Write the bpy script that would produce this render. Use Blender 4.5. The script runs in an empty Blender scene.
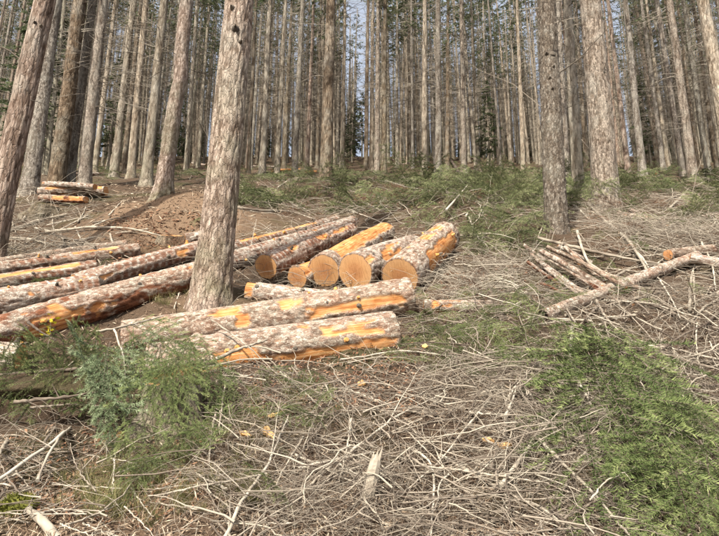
import bpy, math, random
import numpy as np
from mathutils import Matrix, Vector

# ------------------------------------------------------------------ camera, sky, sun, exposure
SC = bpy.context.scene
COL = SC.collection
F, CX, CY, PITCH = 540.0, 359.5, 268.0, math.radians(13.0)
cam_d = bpy.data.cameras.new('camera')
cam_d.sensor_width = 36.0
cam_d.lens = 36.0 * F / 719.0
cam_d.clip_start, cam_d.clip_end = 0.05, 2000.0
cam = bpy.data.objects.new('camera', cam_d)
COL.objects.link(cam)
cam.location = (0, 0, 0)
cam.rotation_euler = (math.pi / 2 + PITCH, 0, 0)
SC.camera = cam

SUN_EL, SUN_AZ = math.radians(46), math.radians(-156)   # azimuth clockwise from +Y: high, behind the viewer, a little left
world = bpy.data.worlds.new('World'); SC.world = world; world.use_nodes = True
wn = world.node_tree; wn.nodes.clear()
wo = wn.nodes.new('ShaderNodeOutputWorld'); wb = wn.nodes.new('ShaderNodeBackground')
sk = wn.nodes.new('ShaderNodeTexSky'); sk.sky_type = 'NISHITA'; sk.sun_disc = False
sk.sun_elevation = SUN_EL; sk.sun_rotation = SUN_AZ
sk.air_density = 1.0; sk.dust_density = 7.0; sk.ozone_density = 1.0
wb.inputs['Strength'].default_value = 0.15
veil = wn.nodes.new('ShaderNodeMix'); veil.data_type = 'RGBA'          # thin even high cloud over the blue
veil.inputs[0].default_value = 0.52; veil.inputs[7].default_value = (3.7, 3.9, 4.2, 1)
wn.links.new(sk.outputs[0], veil.inputs[6]); wn.links.new(veil.outputs[2], wb.inputs[0]); wn.links.new(wb.outputs[0], wo.inputs[0])
sd = bpy.data.lights.new('sun', 'SUN'); sd.energy = 5.0; sd.angle = math.radians(0.6); sd.color = (1.0, 0.95, 0.86)
sun = bpy.data.objects.new('sun', sd); COL.objects.link(sun)
sv = Vector((math.sin(SUN_AZ) * math.cos(SUN_EL), math.cos(SUN_AZ) * math.cos(SUN_EL), math.sin(SUN_EL)))
sun.rotation_euler = sv.to_track_quat('Z', 'Y').to_euler(); sun.location = (0, 0, 40)
vs = SC.view_settings
vs.view_transform = 'Standard'; vs.look = 'None'; vs.gamma = 1.0; vs.use_curve_mapping = False
vs.exposure = 0.78
SC.cycles.max_bounces = 5; SC.cycles.diffuse_bounces = 3; SC.cycles.glossy_bounces = 2
SC.cycles.transmission_bounces = 2; SC.cycles.transparent_max_bounces = 4

rng = np.random.default_rng(7)
random.seed(7)

# ------------------------------------------------------------------ numpy noise
def _h(ix, iy, iz):
    n = (ix.astype(np.int64) * 374761393 + iy.astype(np.int64) * 668265263 + iz.astype(np.int64) * 2147483647) & 0xffffffff
    n = ((n ^ (n >> 13)) * 1274126177) & 0xffffffff
    n = ((n ^ (n >> 16)) * 2246822519) & 0xffffffff
    return ((n ^ (n >> 15)) & 0xffff) / 65535.0

def vnoise(x, y, z=0.0):
    x, y, z = np.broadcast_arrays(np.asarray(x, float), np.asarray(y, float), np.asarray(z, float))
    ix, iy, iz = np.floor(x), np.floor(y), np.floor(z)
    fx, fy, fz = x - ix, y - iy, z - iz
    fx, fy, fz = fx * fx * (3 - 2 * fx), fy * fy * (3 - 2 * fy), fz * fz * (3 - 2 * fz)
    r = 0
    for a in (0, 1):
        for b in (0, 1):
            for c in (0, 1):
                w = (fx if a else 1 - fx) * (fy if b else 1 - fy) * (fz if c else 1 - fz)
                r = r + w * _h(ix + a, iy + b, iz + c)
    return r

def fbm(x, y, z=0.0, o=4):
    r, a, t = 0, 1.0, 0
    for i in range(o):
        r = r + a * vnoise(np.asarray(x) * 2 ** i + 17 * i, np.asarray(y) * 2 ** i + 31 * i, np.asarray(z) * 2 ** i)
        t += a; a *= 0.5
    return r / t

def sstep(a, b, x):
    t = np.clip((x - a) / (b - a), 0, 1); return t * t * (3 - 2 * t)

# ------------------------------------------------------------------ the hillside
_PY = np.array([-40, -10, 0, 2.6, 3.2, 3.8, 4.6, 5.6, 7, 9, 12, 17, 25, 40, 60, 72, 85, 110, 160, 260, 500.])
_PZ = np.array([-13, -4.5, -1.5, -.60, -.32, -.05, .35, .946, 1.72, 2.75, 4.28, 6.97, 10.5, 17.45, 27.4, 33.0, 36.0, 36.5, 31, 20, 0.])
_TY = np.linspace(-40, 500, 10801)
_TZ = np.interp(_TY, _PY, _PZ)
def _sm(tz, n):
    k = np.ones(n) / n
    return np.convolve(np.pad(tz, (n // 2, n // 2), mode='edge'), k, mode='valid')[:len(tz)]
_TZ = _sm(_sm(_TZ, 13), 13)
BUMPS = [  # x, y, rx, ry, h
    (-3.1, 9.3, 1.4, 1.1, .55), (-5.5, 11.5, 2.6, 2.2, .45), (-1.62, 5.5, .55, .5, .10),
    (-2.06, 3.98, .40, .30, -1.25), (-1.35, 3.75, .30, .28, .10), (2.6, 4.9, 1.5, 1.0, .16),
    (1.7, 9.4, 1.0, .7, .5), (-.2, 9.3, .8, .5, .22), (2.9, 8.2, .7, .4, .2), (1.55, 3.1, .6, .4, .10), (.1, 3.2, .7, .3, .05), (4.0, 7.6, 1.4, .9, .2)]
def G(x, y):
    x = np.asarray(x, float); y = np.asarray(y, float)
    z = np.interp(y, _TY, _TZ)
    far = np.clip((np.abs(y) - 6) / 30, 0, 1)
    z = z + (.13 + .25 * far) * (fbm(x * .8, y * .8, 3.3, 3) - .5) * 1.2 + .20 * (fbm(x * 2.6, y * 2.6, 9.1, 3) - .5)
    for bx, by, rx, ry, h in BUMPS:
        z = z + h * np.exp(-((x - bx) / rx) ** 2 - ((y - by) / ry) ** 2)
    return z

CP, SP = math.cos(PITCH), math.sin(PITCH)
def ray(px, py):
    u = (CY - np.asarray(py, float)) / F
    yw = CP - SP * u
    return (np.asarray(px, float) - CX) / F / yw, (SP + CP * u) / yw      # X and Z for one metre of Y
_MY = np.concatenate([np.arange(1.6, 8, .03), np.arange(8, 20, .1), np.arange(20, 75, .4)])
def depth(px, py, lift=0.0):
    dx, dz = ray(px, py)
    g = G(dx * _MY, _MY) + lift
    k = np.where(dz * _MY <= g)[0]
    return float(_MY[k[0]]) if len(k) else 70.0
def pt(px, py, Y):
    dx, dz = ray(px, py); return np.array([dx * Y, Y, dz * Y])
def pg(px, py, lift=0.0):
    return pt(px, py, depth(px, py, lift))
def depth_many(px, py):
    dx, dz = ray(px, py)
    out = np.full(len(dx), 70.0); done = np.zeros(len(dx), bool)
    for Y in _MY:
        m = (~done) & (dz * Y <= np.interp(Y, _TY, _TZ) + .0)
        out[m] = Y; done |= m
    return out
def normal_at(x, y, e=.15):
    n = np.array([-(G(x + e, y) - G(x - e, y)) / (2 * e), -(G(x, y + e) - G(x, y - e)) / (2 * e), 1.0])
    return n / np.linalg.norm(n)

# ------------------------------------------------------------------ mesh helpers
def mk_mesh(name, V, Q=None, T=None, smooth=True, mats=(), tint=None, cols=None, mi=None):
    V = np.asarray(V, np.float32).reshape(-1, 3)
    nq = 0 if Q is None else len(Q); nt = 0 if T is None else len(T)
    me = bpy.data.meshes.new(name)
    me.vertices.add(len(V)); me.vertices.foreach_set('co', V.ravel())
    loops = []
    if nq: loops.append(np.asarray(Q, np.int32).ravel())
    if nt: loops.append(np.asarray(T, np.int32).ravel())
    loops = np.concatenate(loops)
    me.loops.add(len(loops)); me.loops.foreach_set('vertex_index', loops)
    starts = np.concatenate([np.arange(nq) * 4, nq * 4 + np.arange(nt) * 3]).astype(np.int32)
    me.polygons.add(nq + nt); me.polygons.foreach_set('loop_start', starts)
    for m in mats: me.materials.append(m)
    if mi is not None: me.polygons.foreach_set('material_index', np.asarray(mi, np.int32))
    me.update(calc_edges=True)
    me.polygons.foreach_set('use_smooth', np.full(nq + nt, smooth))
    if tint is not None:
        a = me.attributes.new('tint', 'FLOAT', 'POINT'); a.data.foreach_set('value', np.asarray(tint, np.float32))
    if cols is not None:
        a = me.attributes.new('wear', 'FLOAT_COLOR', 'POINT'); a.data.foreach_set('color', np.asarray(cols, np.float32).ravel())
    me.validate()
    return me

def link(name, me, parent=None):
    o = bpy.data.objects.new(name, me); COL.objects.link(o)
    if parent is not None: o.parent = parent
    return o
def tag(o, label=None, cat=None, group=None, kind=None):
    if label: o['label'] = label
    if cat: o['category'] = cat
    if group: o['group'] = group
    if kind: o['kind'] = kind
    return o
def empty(name, loc=(0, 0, 0), mat=None):
    o = bpy.data.objects.new(name, None); COL.objects.link(o)
    o.empty_display_size = .1
    if mat is not None: o.matrix_world = mat
    else: o.location = loc
    return o

def tubes(P, R, k=4, cap=False):
    """P (n,s,3) polylines, R (n,s) radii -> verts, quads"""
    P = np.asarray(P, float); R = np.asarray(R, float)
    n, s, _ = P.shape
    T = np.empty_like(P); T[:, 1:-1] = P[:, 2:] - P[:, :-2]; T[:, 0] = P[:, 1] - P[:, 0]; T[:, -1] = P[:, -1] - P[:, -2]
    T /= np.linalg.norm(T, axis=2, keepdims=True) + 1e-9
    ref = np.where(np.abs(T[:, :1, 2:3]) > .9, np.array([[[1., 0, 0]]]), np.array([[[0, 0, 1.]]]))
    ref = np.broadcast_to(ref, T.shape)
    U = np.cross(T, ref); U /= np.linalg.norm(U, axis=2, keepdims=True) + 1e-9
    W = np.cross(T, U)
    a = np.arange(k) * 2 * math.pi / k
    V = P[:, :, None] + R[:, :, None, None] * (U[:, :, None] * np.cos(a)[None, None, :, None] + W[:, :, None] * np.sin(a)[None, None, :, None])
    idx = np.arange(n * s * k).reshape(n, s, k)
    A = idx[:, :-1]; B = idx[:, 1:]
    Q = np.stack([A, np.roll(A, -1, 2), np.roll(B, -1, 2), B], -1).reshape(-1, 4)
    return V.reshape(-1, 3), Q

class Acc:
    def __init__(s): s.V = []; s.Q = []; s.T = []; s.t = []; s.mq = []; s.mt = []; s.n = 0
    def add(s, V, Q=None, T=None, tint=None, mi=0):
        V = np.asarray(V).reshape(-1, 3); s.V.append(V)
        if Q is not None and len(Q): s.Q.append(np.asarray(Q) + s.n); s.mq.append(np.full(len(Q), mi))
        if T is not None and len(T): s.T.append(np.asarray(T) + s.n); s.mt.append(np.full(len(T), mi))
        s.t.append(np.full(len(V), .5) if tint is None else np.broadcast_to(tint, (len(V),)))
        s.n += len(V)
    def mesh(s, name, mats, smooth=True):
        Q = np.concatenate(s.Q) if s.Q else None; T = np.concatenate(s.T) if s.T else None
        mi = np.concatenate(([np.concatenate(s.mq)] if s.mq else []) + ([np.concatenate(s.mt)] if s.mt else []))
        return mk_mesh(name, np.concatenate(s.V), Q, T, smooth, mats, np.concatenate(s.t), mi=mi)

def frame(origin, zdir, xhint=(1, 0, 0)):
    z = Vector(zdir).normalized(); x = Vector(xhint); x = (x - z * x.dot(z)).normalized(); y = z.cross(x)
    m = Matrix((x, y, z)).transposed().to_4x4(); m.translation = Vector(origin); return m

# ------------------------------------------------------------------ materials
def mat_new(name, rough=.9, spec=.2):
    m = bpy.data.materials.new(name); m.use_nodes = True
    b = m.node_tree.nodes['Principled BSDF']
    b.inputs['Roughness'].default_value = rough
    b.inputs['Specular IOR Level'].default_value = spec
    return m, m.node_tree, b
def N(nt, t, **kw):
    n = nt.nodes.new(t)
    for k, v in kw.items(): setattr(n, k, v)
    return n
def noise(nt, vec, scale, detail=4, rough=.55, dist=0.0):
    n = N(nt, 'ShaderNodeTexNoise'); n.inputs['Scale'].default_value = scale; n.inputs['Detail'].default_value = detail
    n.inputs['Roughness'].default_value = rough; n.inputs['Distortion'].default_value = dist
    if vec is not None: nt.links.new(vec, n.inputs['Vector'])
    return n.outputs['Fac']
def ramp(nt, fac, stops):
    r = N(nt, 'ShaderNodeValToRGB'); e = r.color_ramp.elements
    while len(e) < len(stops): e.new(.5)
    for el, (p, c) in zip(e, stops): el.position = p; el.color = (*c, 1) if len(c) == 3 else c
    nt.links.new(fac, r.inputs[0]); return r.outputs[0]
def mix(nt, fac, a, b, mode='MIX'):
    m = N(nt, 'ShaderNodeMix', data_type='RGBA', blend_type=mode)
    for sock, v in ((m.inputs[0], fac), (m.inputs[6], a), (m.inputs[7], b)):
        if isinstance(v, (int, float)): sock.default_value = v
        elif isinstance(v, tuple): sock.default_value = (*v, 1)
        else: nt.links.new(v, sock)
    return m.outputs[2]
def mathn(nt, op, a, b=None, c=None):
    m = N(nt, 'ShaderNodeMath', operation=op)
    for i, v in enumerate((a, b, c)):
        if v is None: continue
        if isinstance(v, (int, float)): m.inputs[i].default_value = v
        else: nt.links.new(v, m.inputs[i])
    return m.outputs[0]
def coords(nt, scale=(1, 1, 1), rnd=True):
    tc = N(nt, 'ShaderNodeTexCoord'); mp = N(nt, 'ShaderNodeMapping'); mp.inputs['Scale'].default_value = scale
    nt.links.new(tc.outputs['Object'], mp.inputs['Vector'])
    oi = N(nt, 'ShaderNodeObjectInfo')
    if rnd:
        cb = N(nt, 'ShaderNodeVectorMath', operation='SCALE'); cv = N(nt, 'ShaderNodeCombineXYZ')
        for i in range(3): nt.links.new(oi.outputs['Random'], cv.inputs[i])
        nt.links.new(cv.outputs[0], cb.inputs[0]); cb.inputs['Scale'].default_value = 37.0
        nt.links.new(cb.outputs[0], mp.inputs['Location'])
    return mp.outputs[0], oi.outputs['Random']
def bump(nt, b, h, strength=.5, dist=.01):
    n = N(nt, 'ShaderNodeBump'); n.inputs['Strength'].default_value = strength; n.inputs['Distance'].default_value = dist
    nt.links.new(h, n.inputs['Height']); nt.links.new(n.outputs[0], b.inputs['Normal'])
def attr(nt, name):
    a = N(nt, 'ShaderNodeAttribute'); a.attribute_name = name; return a

def plates(nt, vec, scale, warp=.22, wscale=3.0):
    """irregular bark plates: distance to the plate edge and a random value per plate"""
    nz = N(nt, 'ShaderNodeTexNoise'); nz.inputs['Scale'].default_value = scale * wscale * .3; nz.inputs['Detail'].default_value = 3
    nt.links.new(vec, nz.inputs['Vector'])
    sb = N(nt, 'ShaderNodeVectorMath', operation='SUBTRACT'); nt.links.new(nz.outputs['Color'], sb.inputs[0]); sb.inputs[1].default_value = (.5, .5, .5)
    sc = N(nt, 'ShaderNodeVectorMath', operation='SCALE'); nt.links.new(sb.outputs[0], sc.inputs[0]); sc.inputs['Scale'].default_value = warp * 6 / scale
    ad = N(nt, 'ShaderNodeVectorMath', operation='ADD'); nt.links.new(vec, ad.inputs[0]); nt.links.new(sc.outputs[0], ad.inputs[1])
    out = []
    for ft in ('DISTANCE_TO_EDGE', 'F1'):
        v = N(nt, 'ShaderNodeTexVoronoi'); v.feature = ft; v.inputs['Scale'].default_value = scale; nt.links.new(ad.outputs[0], v.inputs['Vector'])
        out.append(v)
    sep = N(nt, 'ShaderNodeSeparateColor'); nt.links.new(out[1].outputs['Color'], sep.inputs[0])
    return out[0].outputs['Distance'], sep.outputs[0]

def trunk_material(name, lo, midc, hi, moss=.25, fine=1.0, pscale=24, pstretch=.26, crackc=.55):
    m, nt, b = mat_new(name, .95, .1)
    v, r = coords(nt, (1, 1, .22)); v2, _ = coords(nt, (1, 1, 1))
    n1 = noise(nt, v, 26 * fine, 5, .65, .6); n2 = noise(nt, v2, 2.2, 3); n3 = noise(nt, v2, 70 * fine, 2, .7)
    vp, _ = coords(nt, (1, 1, pstretch)); ed, cell = plates(nt, vp, pscale)
    c = ramp(nt, mathn(nt, 'ADD', mathn(nt, 'MULTIPLY', n1, .75), mathn(nt, 'MULTIPLY', cell, .25)), [(.3, lo), (.5, midc), (.68, hi)])
    crk = ramp(nt, ed, [(0.0, (0, 0, 0)), (.11, (1, 1, 1))])
    c = mix(nt, mathn(nt, 'MULTIPLY', mathn(nt, 'SUBTRACT', 1.0, crk), crackc), c, tuple(q * .7 for q in lo))
    tone = ramp(nt, r, [(0, (.74, .71, .66)), (.4, (1, .98, .94)), (.7, (1.04, .95, .86)), (1, (.86, .88, .82))])
    c = mix(nt, 1.0, c, tone, 'MULTIPLY')
    pale = ramp(nt, n2, [(.45, (0, 0, 0)), (.7, (1, 1, 1))])
    c = mix(nt, mathn(nt, 'MULTIPLY', pale, .45), c, (.36, .34, .29))
    tc = N(nt, 'ShaderNodeTexCoord'); sx = N(nt, 'ShaderNodeSeparateXYZ'); nt.links.new(tc.outputs['Object'], sx.inputs[0])
    low = N(nt, 'ShaderNodeMapRange'); nt.links.new(sx.outputs[2], low.inputs[0])
    low.inputs[1].default_value = .1; low.inputs[2].default_value = 3.2; low.inputs[3].default_value = 1; low.inputs[4].default_value = 0
    mf = mathn(nt, 'MULTIPLY', low.outputs[0], mathn(nt, 'MULTIPLY', ramp(nt, n2, [(.4, (0, 0, 0)), (.62, (1, 1, 1))]), moss))
    c = mix(nt, mf, c, (.13, .125, .045))
    a = attr(nt, 'tint')
    c = mix(nt, 1.0, c, ramp(nt, a.outputs['Fac'], [(0, (.50, .45, .41)), (.45, (.97, .97, .97)), (1, (1.18, 1.17, 1.15))]), 'MULTIPLY')
    nt.links.new(c, b.inputs['Base Color'])
    bump(nt, b, mathn(nt, 'ADD', mathn(nt, 'MULTIPLY', crk, .8), mathn(nt, 'ADD', n1, mathn(nt, 'MULTIPLY', n3, .4))), .7, .02)
    return m
M_TRUNK = trunk_material('conifer_bark', (.14, .118, .094), (.31, .272, .22), (.47, .425, .36), crackc=.35)
M_TRUNK_PINK = trunk_material('pinkish_grey_bark', (.15, .112, .092), (.33, .272, .235), (.47, .405, .36), moss=.5, pscale=38, pstretch=.34, crackc=.3)
M_TRUNK_RED = trunk_material('reddish_bark', (.12, .085, .066), (.29, .22, .18), (.42, .345, .295), moss=.15, crackc=.45)
M_TRUNK_GREY = trunk_material('scaly_grey_bark', (.10, .086, .074), (.265, .235, .205), (.42, .385, .34), moss=.1, fine=1.2, pscale=34, pstretch=.55)
M_TRUNK_BROWN = trunk_material('dark_brown_bark', (.065, .05, .036), (.165, .13, .096), (.26, .215, .165), moss=.15, crackc=.4)

def bark_log_material():
    m, nt, b = mat_new('log_bark_and_bare_wood', .85, .15)
    v, r = coords(nt, (1, 1, .35)); v2, _ = coords(nt, (1, 1, 1)); vw, _ = coords(nt, (1, 1, .06))
    n1 = noise(nt, v, 30, 5, .7, .4); n2 = noise(nt, v2, 7, 4, .6); n3 = noise(nt, v2, 120, 2); ng = noise(nt, vw, 60, 4, .6)
    vp, _ = coords(nt, (1, 1, .6)); ed, cell = plates(nt, vp, 46, .5)
    bark = ramp(nt, mathn(nt, 'ADD', mathn(nt, 'MULTIPLY', n1, .6), mathn(nt, 'MULTIPLY', cell, .4)),
                [(.20, (.17, .105, .078)), (.35, (.305, .225, .178)), (.48, (.42, .35, .295)), (.66, (.565, .525, .47))])
    lich = ramp(nt, n2, [(.32, (.95, .80, .70)), (.46, (1, .97, .94)), (.68, (.92, .97, .93))])
    bark = mix(nt, 1.0, bark, lich, 'MULTIPLY')
    crk = ramp(nt, ed, [(0.0, (0, 0, 0)), (.14, (1, 1, 1))])
    bark = mix(nt, mathn(nt, 'MULTIPLY', mathn(nt, 'SUBTRACT', 1.0, crk), .38), bark, (.10, .062, .045))
    tone = ramp(nt, r, [(0, (.80, .74, .68)), (.5, (1, 1, 1)), (1, (.9, .84, .78))])
    bark = mix(nt, 1.0, bark, tone, 'MULTIPLY')
    wood = ramp(nt, ng, [(.28, (.22, .075, .022)), (.42, (.40, .165, .055)), (.56, (.52, .27, .105)), (.74, (.62, .44, .24))])
    wood = mix(nt, 1.0, wood, ramp(nt, n2, [(.3, (.62, .50, .40)), (.46, (.95, .88, .8)), (.62, (1.0, 1.05, 1.15))]), 'MULTIPLY')
    a = attr(nt, 'wear'); s = N(nt, 'ShaderNodeSeparateColor'); nt.links.new(a.outputs['Color'], s.inputs[0])
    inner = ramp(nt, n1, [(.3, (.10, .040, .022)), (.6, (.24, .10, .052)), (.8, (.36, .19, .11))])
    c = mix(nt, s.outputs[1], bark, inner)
    c = mix(nt, s.outputs[0], c, wood)
    c = mix(nt, 1.0, c, ramp(nt, s.outputs[2], [(0, (.3, .24, .2)), (.5, (1, 1, 1)), (1, (1.15, 1.15, 1.15))]), 'MULTIPLY')
    nt.links.new(c, b.inputs['Base Color'])
    h = mathn(nt, 'ADD', mathn(nt, 'MULTIPLY', mathn(nt, 'ADD', n1, mathn(nt, 'MULTIPLY', crk, .5)), mathn(nt, 'SUBTRACT', 1.0, s.outputs[0])), mathn(nt, 'MULTIPLY', n3, .25))
    bump(nt, b, h, .7, .012)
    return m
M_LOG = bark_log_material()

def cut_material():
    m, nt, b = mat_new('sawn_end_grain', .8, .15)
    tc = N(nt, 'ShaderNodeTexCoord'); sx = N(nt, 'ShaderNodeSeparateXYZ'); nt.links.new(tc.outputs['Object'], sx.inputs[0])
    v, r = coords(nt, (1, 1, 1))
    nw = noise(nt, v, 9, 3); nf = noise(nt, v, 60, 4, .7)
    rad = mathn(nt, 'SQRT', mathn(nt, 'ADD', mathn(nt, 'POWER', sx.outputs[0], 2.0), mathn(nt, 'POWER', sx.outputs[1], 2.0)))
    rr = mathn(nt, 'ADD', rad, mathn(nt, 'MULTIPLY', nw, .035))
    rings = mathn(nt, 'SINE', mathn(nt, 'MULTIPLY', rr, 430.0))
    rings = mathn(nt, 'ADD', mathn(nt, 'MULTIPLY', rings, .5), .5)
    base = ramp(nt, mathn(nt, 'MULTIPLY', rr, 4.5), [(0, (.46, .22, .10)), (.42, (.58, .31, .145)), (.62, (.70, .43, .21)), (.9, (.74, .49, .26))])
    c = mix(nt, mathn(nt, 'MULTIPLY', rings, .30), base, (.36, .16, .06))
    c = mix(nt, mathn(nt, 'MULTIPLY', ramp(nt, nf, [(.4, (0, 0, 0)), (.7, (1, 1, 1))]), .35), c, (.70, .47, .26))
    c = mix(nt, 1.0, c, ramp(nt, r, [(0, (.70, .62, .55)), (1, (.98, .9, .82))]), 'MULTIPLY')
    sv_, _ = coords(nt, (1, .06, 1)); saw = noise(nt, sv_, 160, 2, .5)
    c = mix(nt, 1.0, c, ramp(nt, saw, [(.3, (.80, .78, .75)), (.6, (1.05, 1.05, 1.05))]), 'MULTIPLY')
    nrm = N(nt, 'ShaderNodeVectorMath', operation='NORMALIZE'); cb = N(nt, 'ShaderNodeCombineXYZ'); nt.links.new(sx.outputs[0], cb.inputs[0]); nt.links.new(sx.outputs[1], cb.inputs[1]); nt.links.new(cb.outputs[0], nrm.inputs[0])
    chk = ramp(nt, noise(nt, nrm.outputs[0], 9, 3, .6), [(.70, (0, 0, 0)), (.73, (1, 1, 1))])
    c = mix(nt, mathn(nt, 'MULTIPLY', chk, .6), c, (.16, .07, .03))
    nt.links.new(c, b.inputs['Base Color']); bump(nt, b, mathn(nt, 'ADD', nf, saw), .5, .005)
    return m
M_CUT = cut_material()

def ground_material():
    m, nt, b = mat_new('forest_floor_litter', 1.0, .05)
    v, _ = coords(nt, (1, 1, 1), rnd=False)
    n1 = noise(nt, v, 1.1, 4); n2 = noise(nt, v, 9, 5, .7); n3 = noise(nt, v, 75, 4, .75); n4 = noise(nt, v, .45, 3)
    c = ramp(nt, n3, [(.25, (.030, .021, .015)), (.5, (.088, .063, .044)), (.72, (.20, .152, .108))])
    c = mix(nt, mathn(nt, 'MULTIPLY', ramp(nt, n2, [(.4, (0, 0, 0)), (.65, (1, 1, 1))]), .55), c, (.125, .078, .05))
    c = mix(nt, mathn(nt, 'MULTIPLY', ramp(nt, n1, [(.52, (0, 0, 0)), (.66, (1, 1, 1))]), .55), c, (.075, .08, .034))
    a = attr(nt, 'tint')
    soil = ramp(nt, n3, [(.25, (.135, .088, .056)), (.5, (.235, .158, .102)), (.75, (.35, .25, .17))])
    c = mix(nt, a.outputs['Fac'], c, soil)
    nt.links.new(c, b.inputs['Base Color'])
    bump(nt, b, mathn(nt, 'ADD', n2, n3), .9, .035)
    return m
M_GROUND = ground_material()

def tint_material(name, stops, rough=.9, rnd=.25, trans=0.0):
    m, nt, b = mat_new(name, rough, .12)
    a = attr(nt, 'tint'); oi = N(nt, 'ShaderNodeObjectInfo')
    f = mathn(nt, 'ADD', a.outputs['Fac'], mathn(nt, 'MULTIPLY', mathn(nt, 'SUBTRACT', oi.outputs['Random'], .5), rnd))
    c = ramp(nt, f, stops)
    nt.links.new(c, b.inputs['Base Color'])
    if trans:
        tr = N(nt, 'ShaderNodeBsdfTranslucent'); nt.links.new(c, tr.inputs[0])
        ms = N(nt, 'ShaderNodeMixShader'); ms.inputs[0].default_value = trans
        nt.links.new(b.outputs[0], ms.inputs[1]); nt.links.new(tr.outputs[0], ms.inputs[2])
        nt.links.new(ms.outputs[0], nt.nodes['Material Output'].inputs[0])
    return m
M_TWIG = tint_material('dry_twig_bark', [(0, (.07, .052, .04)), (.3, (.19, .155, .12)), (.65, (.34, .295, .23)), (1, (.455, .41, .33))])
M_DEAD = tint_material('dead_branch_bark', [(0, (.06, .05, .04)), (.5, (.19, .16, .125)), (1, (.38, .335, .27))], rnd=.5)
M_NEEDLE = tint_material('green_needles', [(0, (.03, .044, .015)), (.4, (.10, .135, .046)), (.75, (.215, .255, .095)), (1, (.36, .385, .17))], .7, .35, .25)
M_NEEDLE_MID = tint_material('faded_green_needles', [(0, (.035, .046, .02)), (.4, (.10, .12, .05)), (.75, (.19, .21, .095)), (1, (.32, .32, .17))], .75, .5, .25)
M_NEEDLE_BLUE = tint_material('bluish_green_needles', [(0, (.04, .06, .03)), (.4, (.12, .16, .08)), (.75, (.24, .29, .16)), (1, (.40, .45, .28))], .65, .2, .25)
M_CROWN = tint_material('crown_needles', [(0, (.04, .055, .026)), (.5, (.095, .118, .058)), (1, (.18, .20, .105))], .75, .4, .45)
M_RUST = tint_material('browned_needles', [(0, (.06, .03, .018)), (.5, (.17, .085, .05)), (1, (.30, .17, .10))], .85, .3, .15)
M_LITTER = tint_material('needle_litter', [(0, (.05, .034, .024)), (.4, (.15, .10, .066)), (.75, (.28, .21, .145)), (1, (.50, .42, .31))], rnd=0)
M_GRASS = tint_material('dry_grass_blades', [(0, (.08, .085, .03)), (.5, (.17, .17, .065)), (1, (.36, .31, .16))], .8, .3, .25)
M_YELLOW = tint_material('yellow_leaves', [(0, (.45, .36, .02)), (1, (.72, .62, .05))], .7, .1, .3)
M_CHIP = tint_material('fresh_wood_chip', [(0, (.50, .24, .07)), (1, (.74, .46, .19))], .8, .4)
M_MOSS = tint_material('moss', [(0, (.05, .055, .012)), (1, (.17, .17, .035))], .95, .2)

# ------------------------------------------------------------------ ground sheet
def build_ground():
    ys = np.concatenate([np.linspace(-30, 1.5, 30, endpoint=False), np.linspace(1.5, 7, 150, endpoint=False),
                         7 * (75 / 7) ** np.linspace(0, 1, 150, endpoint=False), np.linspace(75, 420, 40)])
    t = np.linspace(-1, 1, 301); u = .35 * t + .65 * t ** 3 * (.4 + .6 * t * t)
    half = 14 + np.abs(ys) * 1.35
    X = u[None] * half[:, None]; Y = np.repeat(ys[:, None], 301, 1)
    Z = G(X, Y)
    i = np.arange(len(ys) * 301).reshape(len(ys), 301)
    Q = np.stack([i[:-1, :-1], i[:-1, 1:], i[1:, 1:], i[1:, :-1]], -1).reshape(-1, 4)
    soil = np.exp(-((X + 3.1) / 1.3) ** 2 - ((Y - 8.8) / 1.0) ** 2) * 2.0
    soil += .9 * np.exp(-((X + 1.05) / .5) ** 2 - ((Y - 2.75) / .3) ** 2) + .7 * np.exp(-((X + 1.6) / .5) ** 2 - ((Y - 5.3) / .35) ** 2)
    soil += .6 * np.exp(-((X - .6) / .5) ** 2 - ((Y - 7.2) / .5) ** 2) + .9 * np.exp(-((X - .55) / .25) ** 2 - ((Y - 5.7) / .3) ** 2)
    soil = np.clip(soil * (.4 + fbm(X * 4, Y * 4, 2., 3) * 1.1), 0, 1)
    o = link('ground', mk_mesh('ground', np.stack([X, Y, Z], -1), Q, None, True, [M_GROUND], soil.ravel()))
    tag(o, 'steep brown forest floor of needles and soil rising uphill', kind='structure')
build_ground()

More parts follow.
